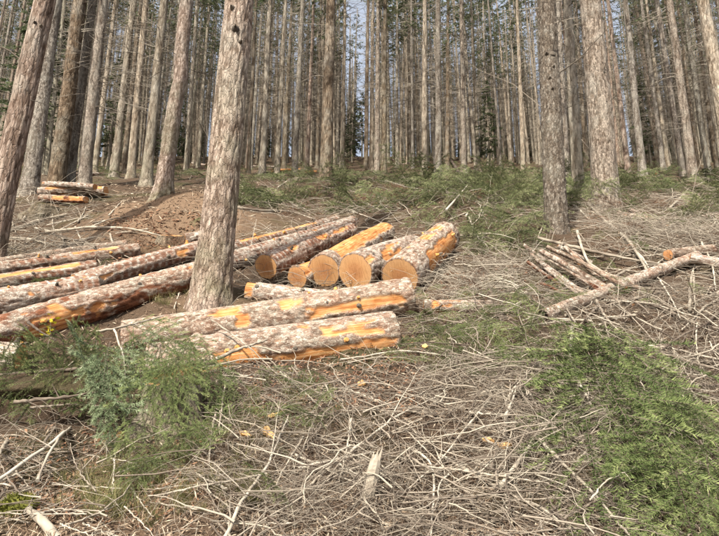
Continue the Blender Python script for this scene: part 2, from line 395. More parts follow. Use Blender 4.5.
# ------------------------------------------------------------------ trees
def trunk_mesh(name, H, r, seed, k=40, dz=.03, fine_h=5.0, furrow=.010, mat=None, flare=.45, top=.25, kink=0.0, plate=(16, 3.2), scaly=0.0):
    zz = np.concatenate([np.arange(-.5, fine_h, dz), np.linspace(fine_h, H, 24)])
    th = np.arange(k) * 2 * math.pi / k
    Zg, Th = np.meshgrid(zz, th, indexing='ij')
    taper = 1 - (1 - top) * np.clip(Zg / H, 0, 1)
    lobes = 1 + .35 * np.cos(Th * 4 + seed) * np.cos(Th * 3 + seed * 2)
    R = r * taper * (1 + flare * np.exp(-np.clip(Zg, -.3, None) / .28) * lobes)
    R *= 1 + .05 * (fbm(np.cos(Th) * 1.2 + seed, np.sin(Th) * 1.2, Zg * .8, 2) - .5) * 2
    cx, cy = np.cos(Th) * r, np.sin(Th) * r
    w = fbm(cx * 9 + seed * 3, cy * 9, Zg * 2.2, 2) - .5
    n = fbm(cx * plate[0] + seed * 7 + w * 1.5, cy * plate[0] + w * 1.5, Zg * plate[1], 3)
    ridge = 1 - np.abs(2 * n - 1)
    fur = sstep(.72, .97, ridge)                       # furrows
    n2 = fbm(cx * 34 + seed, cy * 34, Zg * 16, 2)
    if scaly:
        sc = sstep(.62, .9, 1 - np.abs(2 * fbm(cx * 22 + seed, cy * 22, Zg * 14, 2) - 1)); fur = np.clip(fur + scaly * sc, 0, 1)
    R = R - furrow * fur + furrow * .5 * (n2 - .5)
    ox = .05 * (fbm(Zg * .35, seed * 1.7, 0, 2) - .5) + kink * np.exp(-((Zg - 2.4) / .35) ** 2); oy = .05 * (fbm(Zg * .35, seed * 3.1, 5, 2) - .5)
    V = np.stack([R * np.cos(Th) + ox, R * np.sin(Th) + oy, Zg], -1)
    m = len(zz); i = np.arange(m * k).reshape(m, k)
    Q = np.stack([i[:-1], np.roll(i[:-1], -1, 1), np.roll(i[1:], -1, 1), i[1:]], -1).reshape(-1, 4)
    tint = np.clip(.62 - .55 * fur + .3 * (n2 - .5), 0, 1)
    return mk_mesh(name, V, Q, None, True, [mat or M_TRUNK], tint.ravel())

def twig_fan(rg, base, d, L, r, nsub, s=6):
    """one dead branch with side twigs; returns polylines (n,s,3), radii (n,s)"""
    t = np.linspace(0, 1, s)
    def line(b, d, L, r, sag):
        side = rg.normal(size=3); side -= d * side.dot(d); side /= np.linalg.norm(side) + 1e-9
        p = b + d * (L * t)[:, None] + side * (L * .10 * rg.normal() * t ** 2)[:, None] + np.array([0, 0, 1.]) * (L * sag * t ** 2)[:, None]
        p += rg.normal(size=(s, 3)) * L * .008 * (t > 0)[:, None]
        return p, r * (1 - .8 * t)
    P, R = [], []
    p, q = line(base, d, L, r, rg.uniform(-.35, .2)); P.append(p); R.append(q)
    for j in range(nsub):
        f = rg.uniform(.25, .95); b = p[0] + (p[-1] - p[0]) * 0; k = min(int(f * (s - 1)), s - 2); b = p[k] + (p[k + 1] - p[k]) * (f * (s - 1) - k)
        dd = d + rg.normal(size=3) * .75; dd /= np.linalg.norm(dd)
        pp, qq = line(b, dd, L * rg.uniform(.15, .45), r * .45, rg.uniform(-.3, .2)); P.append(pp); R.append(qq)
    return P, R

def dead_branch_mesh(name, seed, z0, z1, n, Lr, rr, r_trunk=.15, k=3, nsub=4, up=0.0):
    rg = np.random.default_rng(seed); P, R = [], []
    for i in range(n):
        z = rg.uniform(z0, z1); a = rg.uniform(0, 2 * math.pi)
        d = np.array([math.cos(a), math.sin(a), rg.uniform(-.35, .25) + up]); d /= np.linalg.norm(d)
        b = np.array([math.cos(a) * r_trunk * .7, math.sin(a) * r_trunk * .7, z])
        p, q = twig_fan(rg, b, d, rg.uniform(*Lr), rg.uniform(*rr), rg.integers(1, nsub + 1)); P += p; R += q
    V, Q = tubes(np.array(P), np.array(R), k)
    t = np.repeat(rg.uniform(.1, .9, len(P)), 6 * k)
    return mk_mesh(name, V, Q, None, True, [M_DEAD], t)

def crown_mesh(name, seed, z0, z1, rmax, whorl=.55, per=5, dens=20, size=.17):
    rg = np.random.default_rng(seed); A = Acc(); P, R = [], []
    z = z0
    NV, NT, tt = [], [], []
    while z < z1:
        f = (z - z0) / (z1 - z0); Lm = rmax * (1 - f) ** .8 * (.55 + .45 * min(1, f * 5)) + .12
        for j in range(rg.integers(max(3, per - 2), per + 2)):
            a = rg.uniform(0, 2 * math.pi); L = Lm * rg.uniform(.6, 1.12)
            d = np.array([math.cos(a), math.sin(a), rg.uniform(-.1, .3) * (.4 + f)]); sag = -rg.uniform(.15, .45)
            t = np.linspace(0, 1, 5); zz = z + rg.uniform(-.2, .2)
            p = np.array([0, 0, zz]) + d * (L * t)[:, None] + np.array([0, 0, 1.]) * (L * sag * t ** 1.6)[:, None]
            P.append(p); R.append(.022 * (1 - .85 * t))
            n = int(dens * (.35 + L / rmax))
            ft = rg.uniform(.18, 1, n) ** .8; k = np.minimum((ft * 4).astype(int), 3); base = p[k] + (p[k + 1] - p[k]) * (ft * 4 - k)[:, None]
            sd = np.array([-d[1], d[0], 0]); s = rg.choice([-1, 1], n)
            ln = size * rg.uniform(.7, 1.9, n) * (1.3 - .5 * ft)
            dirv = sd * (s * rg.uniform(.5, 1.1, n))[:, None] + d * rg.uniform(.2, .9, n)[:, None] + np.array([0, 0, 1.]) * (-rg.uniform(-.1, .75, n))[:, None]
            dirv /= np.linalg.norm(dirv, axis=1, keepdims=True)
            w = np.cross(dirv, rg.normal(size=(n, 3))); w /= np.linalg.norm(w, axis=1, keepdims=True); w *= (ln * .17)[:, None]
            b0 = len(NV) * 0
            NV.append(np.stack([base - w * .3, base + dirv * (ln * .5)[:, None] + w, base + dirv * ln[:, None], base + dirv * (ln * .5)[:, None] - w], 1).reshape(-1, 3))
            tt.append(np.repeat(np.clip(rg.normal(.5, .22, n), 0, 1), 4))
        z += whorl * rg.uniform(.7, 1.3)
    V, Q = tubes(np.array(P), np.array(R), 3); A.add(V, Q, mi=0, tint=.3)
    NV = np.concatenate(NV); q = np.arange(len(NV)).reshape(-1, 4); A.add(NV, q, mi=1, tint=np.concatenate(tt))
    return A.mesh(name, [M_DEAD, M_CROWN], smooth=False)

CROWNS = [crown_mesh('crown', 100 + i, z0, 21.5, rm, .75, 5) for i, (z0, rm) in enumerate([(11.5, 2.0), (12.5, 1.8), (10.5, 2.2), (13.5, 1.7), (9.5, 1.9)])]
CROWN_LOW = [crown_mesh('low_crown', 120 + i, 1.6, 9.5, 1.7, .42, 7, 44, .14) for i in range(2)]
DEADS = [dead_branch_mesh('dead_branches', 200 + i, z0, 13, n, (.35, 1.5), (.006, .013), nsub=6) for i, (z0, n) in enumerate([(2.4, 190), (1.8, 210), (3.2, 160), (2.0, 200), (4.0, 150), (2.6, 210)])]
DEAD_NEAR = [dead_branch_mesh('dead_branches', 230 + i, 2.6, 11, 46, (.3, 1.3), (.005, .009), .17, 4, 5) for i in range(2)]
FAR_TRUNKS = [trunk_mesh('trunk', 22, .17, 300 + i, k=12, dz=.25, fine_h=14, furrow=.012, mat=m, top=.3, plate=(12, 2.0)) for i, m in
              enumerate([M_TRUNK, M_TRUNK_GREY, M_TRUNK, M_TRUNK_BROWN, M_TRUNK_RED, M_TRUNK, M_TRUNK_GREY])]

def plant(px, py, topx, dia, Y=None, spin=0.0):
    if Y is None: Y = depth(px, py)
    b = pt(px, py, Y); b[2] = G(b[0], b[1])
    t = pt(topx, 0, Y); ax = t - b; ax /= np.linalg.norm(ax)
    m = frame(b, ax, (math.cos(spin), math.sin(spin), 0))
    return m, Y

def near_tree(px, py, topx, w, label, mat, seed, H=23, Y=None, furrow=.008, k=72, dz=.02, dead=None, crown=0, flare=.4, kink=0, plate=(16, 3.2), scaly=0.0, stubs=(), group='large conifers at the edge of the stand'):
    m, Y = plant(px, py, topx, 0, Y)
    r = w * Y / F / 2
    e = empty('conifer_tree', mat=m); tag(e, label, 'tree', group)
    vis = min(1.0 * Y * .85 - 0, 14); vis = max(3.2, .83 * Y - float(m.translation.z) + .4)
    link('trunk', trunk_mesh('trunk', H, r * 1.06, seed, k, dz, vis, furrow, mat, flare, .3, kink, plate, scaly), e)
    link('crown', CROWNS[crown], e)
    if dead is not None: tag(link('dead_branches', dead, e), kind='stuff')
    rg = np.random.default_rng(seed)
    for (h, ang, L, rr, upz) in stubs:                 # height, direction seen from the viewer, length, radius, rise
        d = np.array([math.sin(ang), -math.cos(ang), upz]); d /= np.linalg.norm(d)
        b = np.array([math.sin(ang) * r * .85, -math.cos(ang) * r * .85, h])
        P, R = twig_fan(rg, b, d, L, rr, 0 if L < .15 else 4)
        V, Q = tubes(np.array(P), np.array(R), 6)
        kV, kQ = tubes(np.array([[b + d * (-.02), b + d * .0, b + d * .02, b + d * .035]]), np.array([[rr * 3.2, rr * 2.6, rr * 1.8, rr * .9]]), 8)
        A = Acc(); A.add(V, Q, tint=.1); A.add(kV, kQ, tint=.15)
        link('branch_stub', A.mesh('branch_stub', [M_DEAD]), e)
    return e

near_tree(-12, 262, 45, 23.5, 'reddish barked leaning tree cut off by the left edge, nearest on that side', M_TRUNK_RED, 11, furrow=.009, crown=0, plate=(24, 2.4), flare=.2,
          stubs=((2.9, -1.2, .9, .012, .6), (2.35, -1.0, .5, .007, .1), (3.45, .2, .05, .012, 0), (3.43, .75, .05, .012, 0), (2.3, 1.3, .7, .006, -.4)))
near_tree(28, 197, 56, 16, 'grey mossy trunk half hidden behind the leaning reddish tree', M_TRUNK_GREY, 12, k=40, dz=.04, dead=DEAD_NEAR[0], crown=1, Y=12.4)
near_tree(57, 176, 80, 16, 'olive brown trunk rising right behind the stacked short logs', M_TRUNK_BROWN, 13, k=40, dz=.05, dead=DEAD_NEAR[1], crown=2, Y=13.6)
near_tree(163, 206, 187, 16.5, 'crooked pale tan tree with a kink, standing on the soil mound', M_TRUNK_PINK, 14, k=48, dz=.03, dead=DEAD_NEAR[0], crown=3, kink=.05, Y=9.4, scaly=.5, plate=(20, 6))
near_tree(211, 303, 240, 34.5, 'big pinkish grey tree in front, standing among the felled logs', M_TRUNK_PINK, 15, k=110, dz=.014, furrow=.008, crown=0, flare=.26, plate=(24, 4.5),
          stubs=((3.32, -.25, .05, .012, 0), (3.05, .15, .07, .016, 0), (2.9, .6, .04, .010, 0)))
near_tree(556, 232, 546, 23, 'scaly grey trunk with black dead branch stubs, left of the right-hand pair', M_TRUNK_GREY, 16, k=70, dz=.025, furrow=.009, dead=DEAD_NEAR[1], crown=1, scaly=.9, plate=(20, 7), flare=.15,
          stubs=((3.0, .1, .9, .016, 1.6), (3.0, -.5, .06, .014, 0), (2.75, .1, .05, .014, 0), (2.55, -.3, .05, .012, 0), (2.35, -.1, .05, .012, 0), (2.4, 1.0, .06, .012, 0), (2.7, 1.2, 1.0, .012, .5)))
near_tree(608, 210, 590, 26, 'thick furrowed grey trunk, right of the scaly one with black stubs', M_TRUNK_GREY, 17, k=80, dz=.025, furrow=.012, dead=DEAD_NEAR[0], crown=2, plate=(14, 2.4), flare=.2,
          stubs=((3.3, .3, .5, .014, 1.5), (2.5, .2, .06, .018, 0), (2.55, .8, .3, .012, .9)))
near_tree(738, 205, 703, 14, 'brown trunk leaving the picture at the upper right edge', M_TRUNK, 18, k=40, dz=.05, dead=DEAD_NEAR[1], crown=3, Y=13.5)
near_tree(326, 186, 331, 13, 'dark brown straight trunk, thickest in the middle of the stand', M_TRUNK_BROWN, 19, k=36, dz=.05, dead=DEADS[2], crown=4, Y=16.2, flare=.25)

# mid-distance trunks, traced one by one: base x, base y, x at the upper border, width, trunk kind, label
MID = [
    (71, 164, 93, 13, 1, 'grey trunk just right of the olive brown trunk on the left'),
    (86, 168, 103, 15, 1, 'wide grey trunk with dark foot, behind the left log stack'),
    (95, 163, 116, 7, 5, 'pale thin trunk right of the wide grey one on the left'),
    (116, 158, 134, 10, 0, 'brown trunk with dark undergrowth at its foot, upper left'),
    (125, 158, 141, 7, 3, 'thin brown trunk close behind its thicker left neighbour'),
    (132, 166, 146, 10, 2, 'medium brown trunk second left of the crooked tan tree'),
    (147, 174, 164, 13, 0, 'brown trunk with greenish flank next left of the crooked tree'),
    (187, 159, 197, 6, 5, 'slim pale trunk in the gap right of the crooked tree'),
    (199, 159, 209, 5, 5, 'slimmest pale trunk beside the left flank of the big front tree'),
    (262, 173, 270, 8, 2, 'pale grey trunk first right of the big front tree'),
    (277, 166, 286, 7, 0, 'second trunk right of the big front tree'),
    (284, 165, 292, 6, 3, 'dim brown trunk left of the pale one by the far orange logs'),
    (294, 184, 303, 8, 1, 'pale greenish trunk in front of the far orange logs'),
    (307, 166, 314, 6, 4, 'reddish slim trunk left of the dark middle trunk'),
    (317, 165, 321, 5, 3, 'thin dark trunk touching the left of the dark middle trunk'),
    (342, 166, 345, 6, 0, 'slim brown trunk right of the dark middle trunk, left of the sky gap'),
    (366, 174, 368, 6, 3, 'left trunk of the tight cluster of four right of centre'),
    (371, 178, 373, 6, 2, 'second trunk of the tight cluster of four right of centre'),
    (377, 181, 378, 7, 1, 'palest trunk of the tight cluster of four right of centre'),
    (384, 178, 385, 7, 3, 'dark right trunk of the tight cluster of four right of centre'),
    (397, 165, 397, 5, 0, 'slim trunk behind the far stacked poles right of centre'),
    (409, 166, 409, 5, 3, 'thin trunk just right of the far stacked poles'),
    (424, 168, 425, 8, 0, 'grey brown trunk left neighbour of the thick pale one right of centre'),
    (438, 171, 438, 9, 6, 'thick pale trunk left of the narrow sky slit right of centre'),
    (447, 165, 448, 6, 3, 'brown trunk beside the narrow sky slit right of centre'),
    (464, 169, 461, 7, 1, 'pale straight trunk right of the narrow sky slit'),
    (479, 172, 471, 5, 5, 'slim yellowish trunk leaning left, right of the pale straight one'),
    (520, 176, 509, 4, 5, 'left stem of the pale slim pair near the scaly trunk'),
    (524, 182, 517, 6, 5, 'right stem of the pale slim pair near the scaly trunk'),
    (568, 192, 558, 9, 1, 'grey trunk peeping out behind the scaly trunk with stubs'),
    (578, 184, 567, 14, 2, 'tan trunk between the two big grey right-hand trunks'),
    (587, 180, 576, 5, 3, 'dim slim trunk close left of the thick furrowed trunk'),
    (621, 183, 603, 4.5, 4, 'thin yellow brown stem against the thick furrowed trunk'),
    (629, 179, 608, 7, 4, 'brown trunk right of the thin stem by the furrowed trunk'),
    (644, 185, 625, 9, 6, 'pale grey trunk beside the blue sky gap on the right'),
    (660, 184, 635, 5, 3, 'dim left stem of the three leaning trunks on the right'),
    (666, 187, 641, 6, 1, 'grey middle stem of the three leaning trunks on the right'),
    (671, 188, 646, 6, 5, 'yellowish right stem of the three leaning trunks on the right'),
    (681, 178, 655, 4.5, 5, 'slender yellowish stem right of the three leaning trunks'),
    (694, 182, 669, 11, 1, 'broad grey leaning trunk near the right edge'),
    (699, 175, 677, 5, 3, 'thin dark stem behind the broad grey leaning trunk'),
    (711, 192, 683, 7, 6, 'mottled whitish slim trunk near the right edge'),
    (720, 188, 693, 6, 3, 'dark slim trunk at the right edge'),
]
def far_tree(x, y, ax, s, var, label, group, dead, crown, hs=1.0):
    z = float(G(x, y))
    m = frame((x, y, z), ax, (math.cos(var * 2.1 + x), math.sin(var * 2.1 + x), 0))
    e = empty('conifer_tree', mat=m); tag(e, label, 'tree', group)
    t = link('trunk', FAR_TRUNKS[var], e); t.scale = (s, s, hs)
    d = link('dead_branches', dead, e); d['kind'] = 'stuff'; d.scale = (1, 1, hs)
    if crown is not None:
        c = link('crown', crown, e); c.scale = (1, 1, hs)
    return e
used = []
for i, (px, py, tx, w, var, lab) in enumerate(MID):
    Y = min(max(.34 * F / w, 13.5), 48)
    b = pt(px, py, Y); x, y = b[0], b[1]; b[2] = G(x, y)
    ax = pt(tx, 0, Y) - b; ax /= np.linalg.norm(ax)
    far_tree(x, y, ax, w * .86 * Y / F / 2 / .165, var, lab, 'slender conifers in the stand', DEADS[i % 6], CROWNS[i % 5], rng.uniform(.92, 1.08))
    used.append((x, y))
for p in ((-5.0, 7), (-7.6, 12.4), (-7.6, 13.6), (-3.4, 9.4), (3.3, 9), (4.6, 10.6), (-1, 16.2)): used.append(p)

GAPS = [(348, 380, 999), (200, 216, 40), (455, 462, 60), (627, 640, 45), (655, 668, 38), (342, 350, 60)]
cnt = tries = 0
while cnt < 232 and tries < 20000:
    tries += 1
    Y = math.sqrt(rng.uniform(18.5 ** 2, 66 ** 2)); px = rng.uniform(-60, 780)
    x = (px - CX) / F * Y * 1.06
    if any((x - a) ** 2 + (Y - b) ** 2 < 1.7 ** 2 for a, b in used): continue
    if any(a - 3 < px < b + 3 and Y < lim and Y > 17 for a, b, lim in GAPS): continue
    if Y < 24 and not (px < 150 or px > 400): continue
    used.append((x, Y)); cnt += 1
    ax = np.array([rng.normal() * .018 - x * .0009, rng.normal() * .018, 1])
    side = 'left of the big front tree' if px < 215 else ('between the big front tree and the centre' if px < 360 else ('between the centre and the scaly trunk' if px < 545 else 'behind the thick right-hand trunks'))
    fv = int(rng.integers(0, 7)); tone = ('tan', 'grey', 'tan', 'dark brown', 'reddish', 'tan', 'grey')[fv]; rank = 'nearer' if Y < 38 else 'farthest'
    far_tree(x, Y, ax, rng.uniform(.45, .8), fv, 'slim %s conifer %s in the stand %s' % (tone, rank, side), 'background conifers ' + side,
             DEADS[int(rng.integers(0, 6))], CROWNS[int(rng.integers(0, 5))], rng.uniform(1.15, 1.45))
# young spruces with green down to the ground
for i, (px, Y, s, lab) in enumerate([(14, 21, 1.0, 'dark young spruce behind the leaning tree on the left'), (38, 27, 1.1, 'dark young spruce between the leaning tree and olive trunk'),
        (105, 30, .8, 'low dark spruce behind the thin trunks upper left'), (168, 33, .8, 'small spruce behind the crooked tan tree'),
        (362, 58, .9, 'sunlit green conifer in the sky gap right of the middle trunk'), (352, 48, .55, 'small dark spruce at the foot of the sky gap'),
        (412, 60, 1.0, 'green conifer behind the trunks right of the sky gap'), (492, 36, .75, 'dark spruce behind the yellowish slim trunk'), (655, 40, .9, 'dark spruce behind the three leaning trunks')]):
    x = (px - CX) / F * Y * 1.06; z = float(G(x, Y))
    e = empty('young_spruce', mat=frame((x, Y, z), (0, 0, 1), (math.cos(i), math.sin(i), 0)) @ Matrix.Diagonal((s, s, s, 1))); tag(e, lab, 'tree')
    V, Q = tubes(np.array([[(0, 0, -.3), (0, .02, 3), (.02, 0, 6), (0, 0, 9.5)]]), np.array([[.11, .08, .05, .01]]), 8)
    link('trunk', mk_mesh('trunk', V, Q, None, True, [M_TRUNK], np.full(len(V), .5)), e)
    link('crown', CROWN_LOW[i % 2], e)

# ------------------------------------------------------------------ logs
def on_ground(px, py, r, lift=0.0):
    return pt(px, py, depth(px, py, r + lift))
def log(L, R, label, strips=(), brown=.0, scars=0, seed=1, cuts=(True, True), res=.016, group='felled logs in the clearing', whiten=.0, knots=0, taper=.93, name='log', flake=.3):
    """L, R: (px, py, radius in m, depth or None, lift)"""
    def end(e):
        px, py, r = e[:3]; Y = e[3] if len(e) > 3 and e[3] else None; lift = e[4] if len(e) > 4 else 0.0
        return (pt(px, py, Y) if Y else on_ground(px, py, r, lift)), r
    (a, ra), (b, rb) = end(L), end(R)
    d = b - a; Ln = np.linalg.norm(d); d /= Ln
    up = np.array([0, 0, 1.]); up = up - d * up.dot(d); up /= np.linalg.norm(up); sd = np.cross(up, d)
    sg = -1.0 if sd[1] > 0 else 1.0                                    # theta 0 always faces the viewer
    rm = (ra + rb) / 2
    k = int(np.clip(2 * math.pi * rm / res, 14, 90)); n = int(np.clip(Ln / res, 8, 330))
    v = np.linspace(0, Ln, n); th = np.arange(k) * 2 * math.pi / k      # theta 0 = towards viewer, +90 = up
    Vg, Th = np.meshgrid(v, th, indexing='ij')
    R = ra + (rb - ra) * Vg / Ln
    cx, cy = np.cos(Th) * rm, np.sin(Th) * rm
    w = fbm(cx * 8 + seed, cy * 8, Vg * 3, 2)
    n1 = fbm(cx * 20 + seed * 5 + w, cy * 20, Vg * 6, 3); crack = sstep(.80, .98, 1 - np.abs(2 * n1 - 1))
    n2 = fbm(cx * 40 + seed, cy * 40, Vg * 26, 2)
    peel = np.zeros_like(R); inner = np.zeros_like(R)
    fl = fbm(cx * 9 + seed * 2.3, cy * 9, Vg * 4.0, 3)
    for (t0, t1, v0, v1, amt) in strips:                               # bare strips: angles in degrees, share of length
        e = .20 * (fbm(Vg * 7 + seed, cx * 9, cy * 9, 4) - .5)
        tt = np.degrees(np.arctan2(np.sin(Th - math.radians((t0 + t1) / 2)), np.cos(Th - math.radians((t0 + t1) / 2))))
        inside = sstep(0, 8, (t1 - t0) / 2 - np.abs(tt) + e * 130) * sstep(-.01, .01, Vg / Ln - v0 + e * .9) * sstep(-.01, .01, v1 - Vg / Ln + e * .9)
        peel = np.maximum(peel, inside * sstep(.5 - amt, .56 - amt, fl + .22 * (fbm(cx * 30 + seed, cy * 30, Vg * 8, 3) - .5)))
    peel = np.maximum(peel, .95 * sstep(.76, .79, fl + .10 * (n2 - .5)))
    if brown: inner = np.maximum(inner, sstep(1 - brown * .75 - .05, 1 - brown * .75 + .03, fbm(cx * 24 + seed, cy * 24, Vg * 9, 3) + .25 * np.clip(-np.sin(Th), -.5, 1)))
    inner = np.maximum(inner, sstep(.60, .70, fbm(cx * 26 + 50 + seed, cy * 26, Vg * 17, 3)) * flake * .8)
    if scars:                                                          # feed-roller scars: rows of torn crescents
        ph = (Vg / scars + .25 * np.sin(Th * 2 + seed)) % 1.0
        row = sstep(.45, .62, np.abs(np.sin(Th * 3.0 + seed)))
        sc = sstep(.36, .30, np.abs(ph - .5) + .25 * (fl - .5)) * row * sstep(.38, .5, fbm(Vg * 3, seed, cx * 3, 2))
        inner = np.maximum(inner, sc * .8)
    crack = crack * (1 - peel)
    R = R * (1 + .06 * (fbm(cx * 3 + seed, cy * 3, Vg * 1.2, 2) - .5)) - .017 * peel * sstep(.03, .1, rm) - .005 * inner * sstep(.03, .1, rm) - min(.008, rm * .08) * crack + min(.006, rm * .06) * (n2 - .5)
    for q in range(knots):
        kv, kt = rng.uniform(.05, .95) * Ln, rng.uniform(-.3, 2.6)
        R = R + rm * .16 * np.exp(-((Vg - kv) / (.2 * rm)) ** 2 - (np.arctan2(np.sin(Th - kt), np.cos(Th - kt)) / .25) ** 2)
    bow = np.sin(Vg / Ln * math.pi) * Ln * rng.normal() * .006
    # local frame: z along the log, x towards the viewer, y up
    V = np.stack([sg * R * np.cos(Th), R * np.sin(Th) + bow, Vg], -1)
    i = np.arange(n * k).reshape(n, k)
    Q = np.stack([i[:-1], np.roll(i[:-1], -1, 1), np.roll(i[1:], -1, 1), i[1:]], -1).reshape(-1, 4)
    V = V.reshape(-1, 3); cols = np.stack([peel, inner, np.clip(.5 + .25 * (n2 - .5) + whiten - .4 * crack, 0, 1), np.ones_like(R)], -1).reshape(-1, 4)
    # bark rim at both ends
    caps = []
    for row, zz in ((0, 0.0), (n - 1, Ln)):
        ring = V[row * k:(row + 1) * k].copy(); ring[:, :2] *= .90; ring[:, 2] = zz
        s0 = len(V); V = np.concatenate([V, ring]); cols = np.concatenate([cols, np.tile([[0, .7, .3, 1.]], (k, 1))])
        a0 = i[row]; b0 = np.arange(s0, s0 + k)
        q = np.stack([a0, b0, np.roll(b0, -1), np.roll(a0, -1)], -1)
        Q = np.concatenate([Q, q if row == 0 else q[:, ::-1]])
        caps.append(ring)
    mt = Matrix((Vector(sd), Vector(up), Vector(d))).transposed().to_4x4(); mt.translation = Vector(a)
    if sg < 0: Q = Q[:, ::-1]
    e = empty(name, mat=mt)
    tag(e, label, 'log', group)
    link('bark', mk_mesh('bark', V, Q, None, True, [M_LOG], cols=cols), e)
    if rm > .085 and L[1] > 205:                                       # sawn-off branch stubs
        rs = np.random.default_rng(seed * 13)
        for q in range(int(rs.integers(3, 7))):
            tv, tt_, l_ = rs.uniform(.08, .92) * Ln, rs.uniform(-.4, 2.4), rs.uniform(.012, .05); dd = np.array([sg * math.cos(tt_), math.sin(tt_), .25]); b0 = np.array([0, 0, tv]) + dd * rm * .93
            Vs, Qs = tubes(np.array([[b0, b0 + dd * l_ * .5, b0 + dd * l_, b0 + dd * (l_ + .001)]]), np.array([[.022, .015, .013, .0005]]) * rs.uniform(.7, 1.3), 8)
            link('branch_stub', mk_mesh('branch_stub', Vs, Qs, None, False, [M_CHIP if q % 2 else M_DEAD], np.full(len(Vs), .2)), e)
    for which, (row, zz, sgn) in enumerate(((0, -.003, -1), (1, Ln + .003, 1))):
        if not cuts[which]: continue
        ring = caps[row]; cen = ring.mean(0); m = 5
        pts, ids = [], []
        for j in range(m):
            f = 1 - j / m; p = cen + (ring - cen) * f * 1.02
            p[:, 2] = zz + sgn * .004 * (1 - f * f) + .003 * (vnoise(p[:, 0] * 60 + seed, p[:, 1] * 12, 2.) - .5) * (j > 0); pts.append(p)
        pts.append(np.array([[cen[0], cen[1], zz + sgn * .004]]))
        P = np.concatenate(pts); ii = np.arange(m * k).reshape(m, k)
        q = np.stack([ii[:-1], np.roll(ii[:-1], -1, 1), np.roll(ii[1:], -1, 1), ii[1:]], -1).reshape(-1, 4)
        T = np.stack([ii[-1], np.roll(ii[-1], -1), np.full(k, m * k)], -1)
        f = link('cut_face', mk_mesh('cut_face', P, q, T, True, [M_CUT]), e)
    return e

log((150, 369, .20, 4.32), (394, 335, .215, 4.74), 'thick front log with a long bare orange strip along its lower side', [(-55, -5, .0, .99, .30), (5, 45, .68, .9, .12), (-20, 20, .22, .62, .0)], seed=3, scars=0, whiten=.05, brown=.25, knots=3)
log((125, 340, .175, 4.75), (409, 296, .190, 5.28), 'whitish log behind the thick front log, bare orange wood at its right end', [(-25, 12, .62, .985, .35), (20, 60, .30, .36, .3), (10, 60, .50, .56, .2)], seed=8, whiten=.18, scars=.0, brown=.12, knots=2)
log((247, 291, .108, 5.62), (352, 303, .112, 5.55), 'short whitish log with torn orange left end, under the sawn ends', [(-180, 180, 0, .08, .2)], seed=5, whiten=.2, brown=.15)
log((266, 267, .158, 6.05), (350, 231, .135, 7.9), 'log with the leftmost round sawn end facing the viewer', [(20, 60, .2, .9, .0)], seed=6, scars=.09, brown=.3)
log((297, 277, .14, 6.0), (372, 243, .12, 7.5), 'small low log wedged under its neighbours, only part of its end showing', [(0, 170, .0, .35, .4)], seed=7)
log((324, 271, .205, 5.98), (385, 232, .165, 8.1), 'orange debarked log left of the biggest round sawn end', [(20, 150, .1, .98, .24)], seed=9, brown=.3)
log((355, 272, .222, 5.82), (413, 249, .195, 7.2), 'log with the biggest round sawn end facing the viewer', [(-30, 30, .2, .95, .22), (20, 50, .0, .4, -.05)], seed=10, brown=.15)
log((400, 277, .225, 5.78), (445, 237, .215, 7.2), 'rightmost thick log pointing uphill, orange flank and bark cap', [(-45, 40, .25, .88, .26), (60, 120, .5, .85, .1)], seed=12, brown=.2)
log((222, 252, .12, 7.2), (337, 221, .11, 9.2), 'upper log right of the big tree with a bare orange top', [(40, 120, .1, .75, .2)], seed=13, scars=.1)
log((218, 266, .135, 6.5), (353, 223, .125, 8.9), 'grey log right of the big tree, below the orange topped one', [], seed=14, scars=.085, brown=.2, whiten=.05)
log((-45, 348, .165), (206, 273, .165, 6.1), 'long flaky log running left from the foot of the big tree', [(-50, 20, .18, .42, .1), (0, 60, .30, .36, .3)], seed=15, brown=.62, whiten=.12)
log((76, 284, .12), (200, 249, .12, 7.0), 'whitish log behind the long flaky one, left of the big tree', [(-30, 30, .78, .98, .05)], seed=16, scars=.1, whiten=.2)
log((-30, 308, .145), (99, 285, .135), 'white barked log with rows of brown scars at the left edge', [], seed=17, scars=.075, whiten=.15, flake=.6)
log((-30, 288, .095, None, .03), (97, 267, .09, None, .03), 'log with a long bare orange stripe at the left edge', [(20, 75, .2, .85, .32)], seed=18, scars=.08)
log((-30, 274, .105), (138, 250, .105), 'grey log with yellow bare patch and sawn end near the red brush', [(35, 80, .6, .85, .3)], seed=19, scars=.1, brown=.2)
log((-30, 267, .07), (126, 244, .065), 'thin grey barkless pole topmost of the left logs', [], seed=20, brown=.05, whiten=.1, flake=.2)
log((-25, 356, .13), (21, 359, .125), 'stub of white log with brown end at the left edge', [], seed=21, whiten=.25, flake=.2)
log((424, 307, .075), (492, 307, .065, None, -.05), 'thin pale log lying right of the front logs, small sawn end', [(-180, 180, .1, .5, .05)], seed=22, brown=.4)
log((543, 316, .062, None, .0), (697, 256, .066, None, .12), 'pale birch-like pole slanting up to the right edge', [], cuts=(False, True), seed=23, whiten=.2, res=.012, flake=.3)
log((690, 258, .064, None, .12), (760, 270, .06, None, .05), 'pale pole end reaching the right edge', [], seed=24, whiten=.1, flake=.3)
log((668, 255, .075, None, .06), (712, 250, .075, None, .06), 'short log with bright orange sawn end on the brush at right', [], seed=25)
log((708, 217, .09), (770, 224, .09), 'log with pale sawn end at the right edge', [], seed=26)
log((631, 210, .055), (668, 226, .05), 'grey pole behind the brush pile right of the furrowed trunk', [], seed=27)
log((618, 214, .07), (662, 222, .07), 'pinkish weathered log lying behind the grey pole', [], seed=28, whiten=.1)
log((186, 240, .10), (222, 233, .10, None, .02), 'log with round orange end showing left of the big tree', [], seed=29)
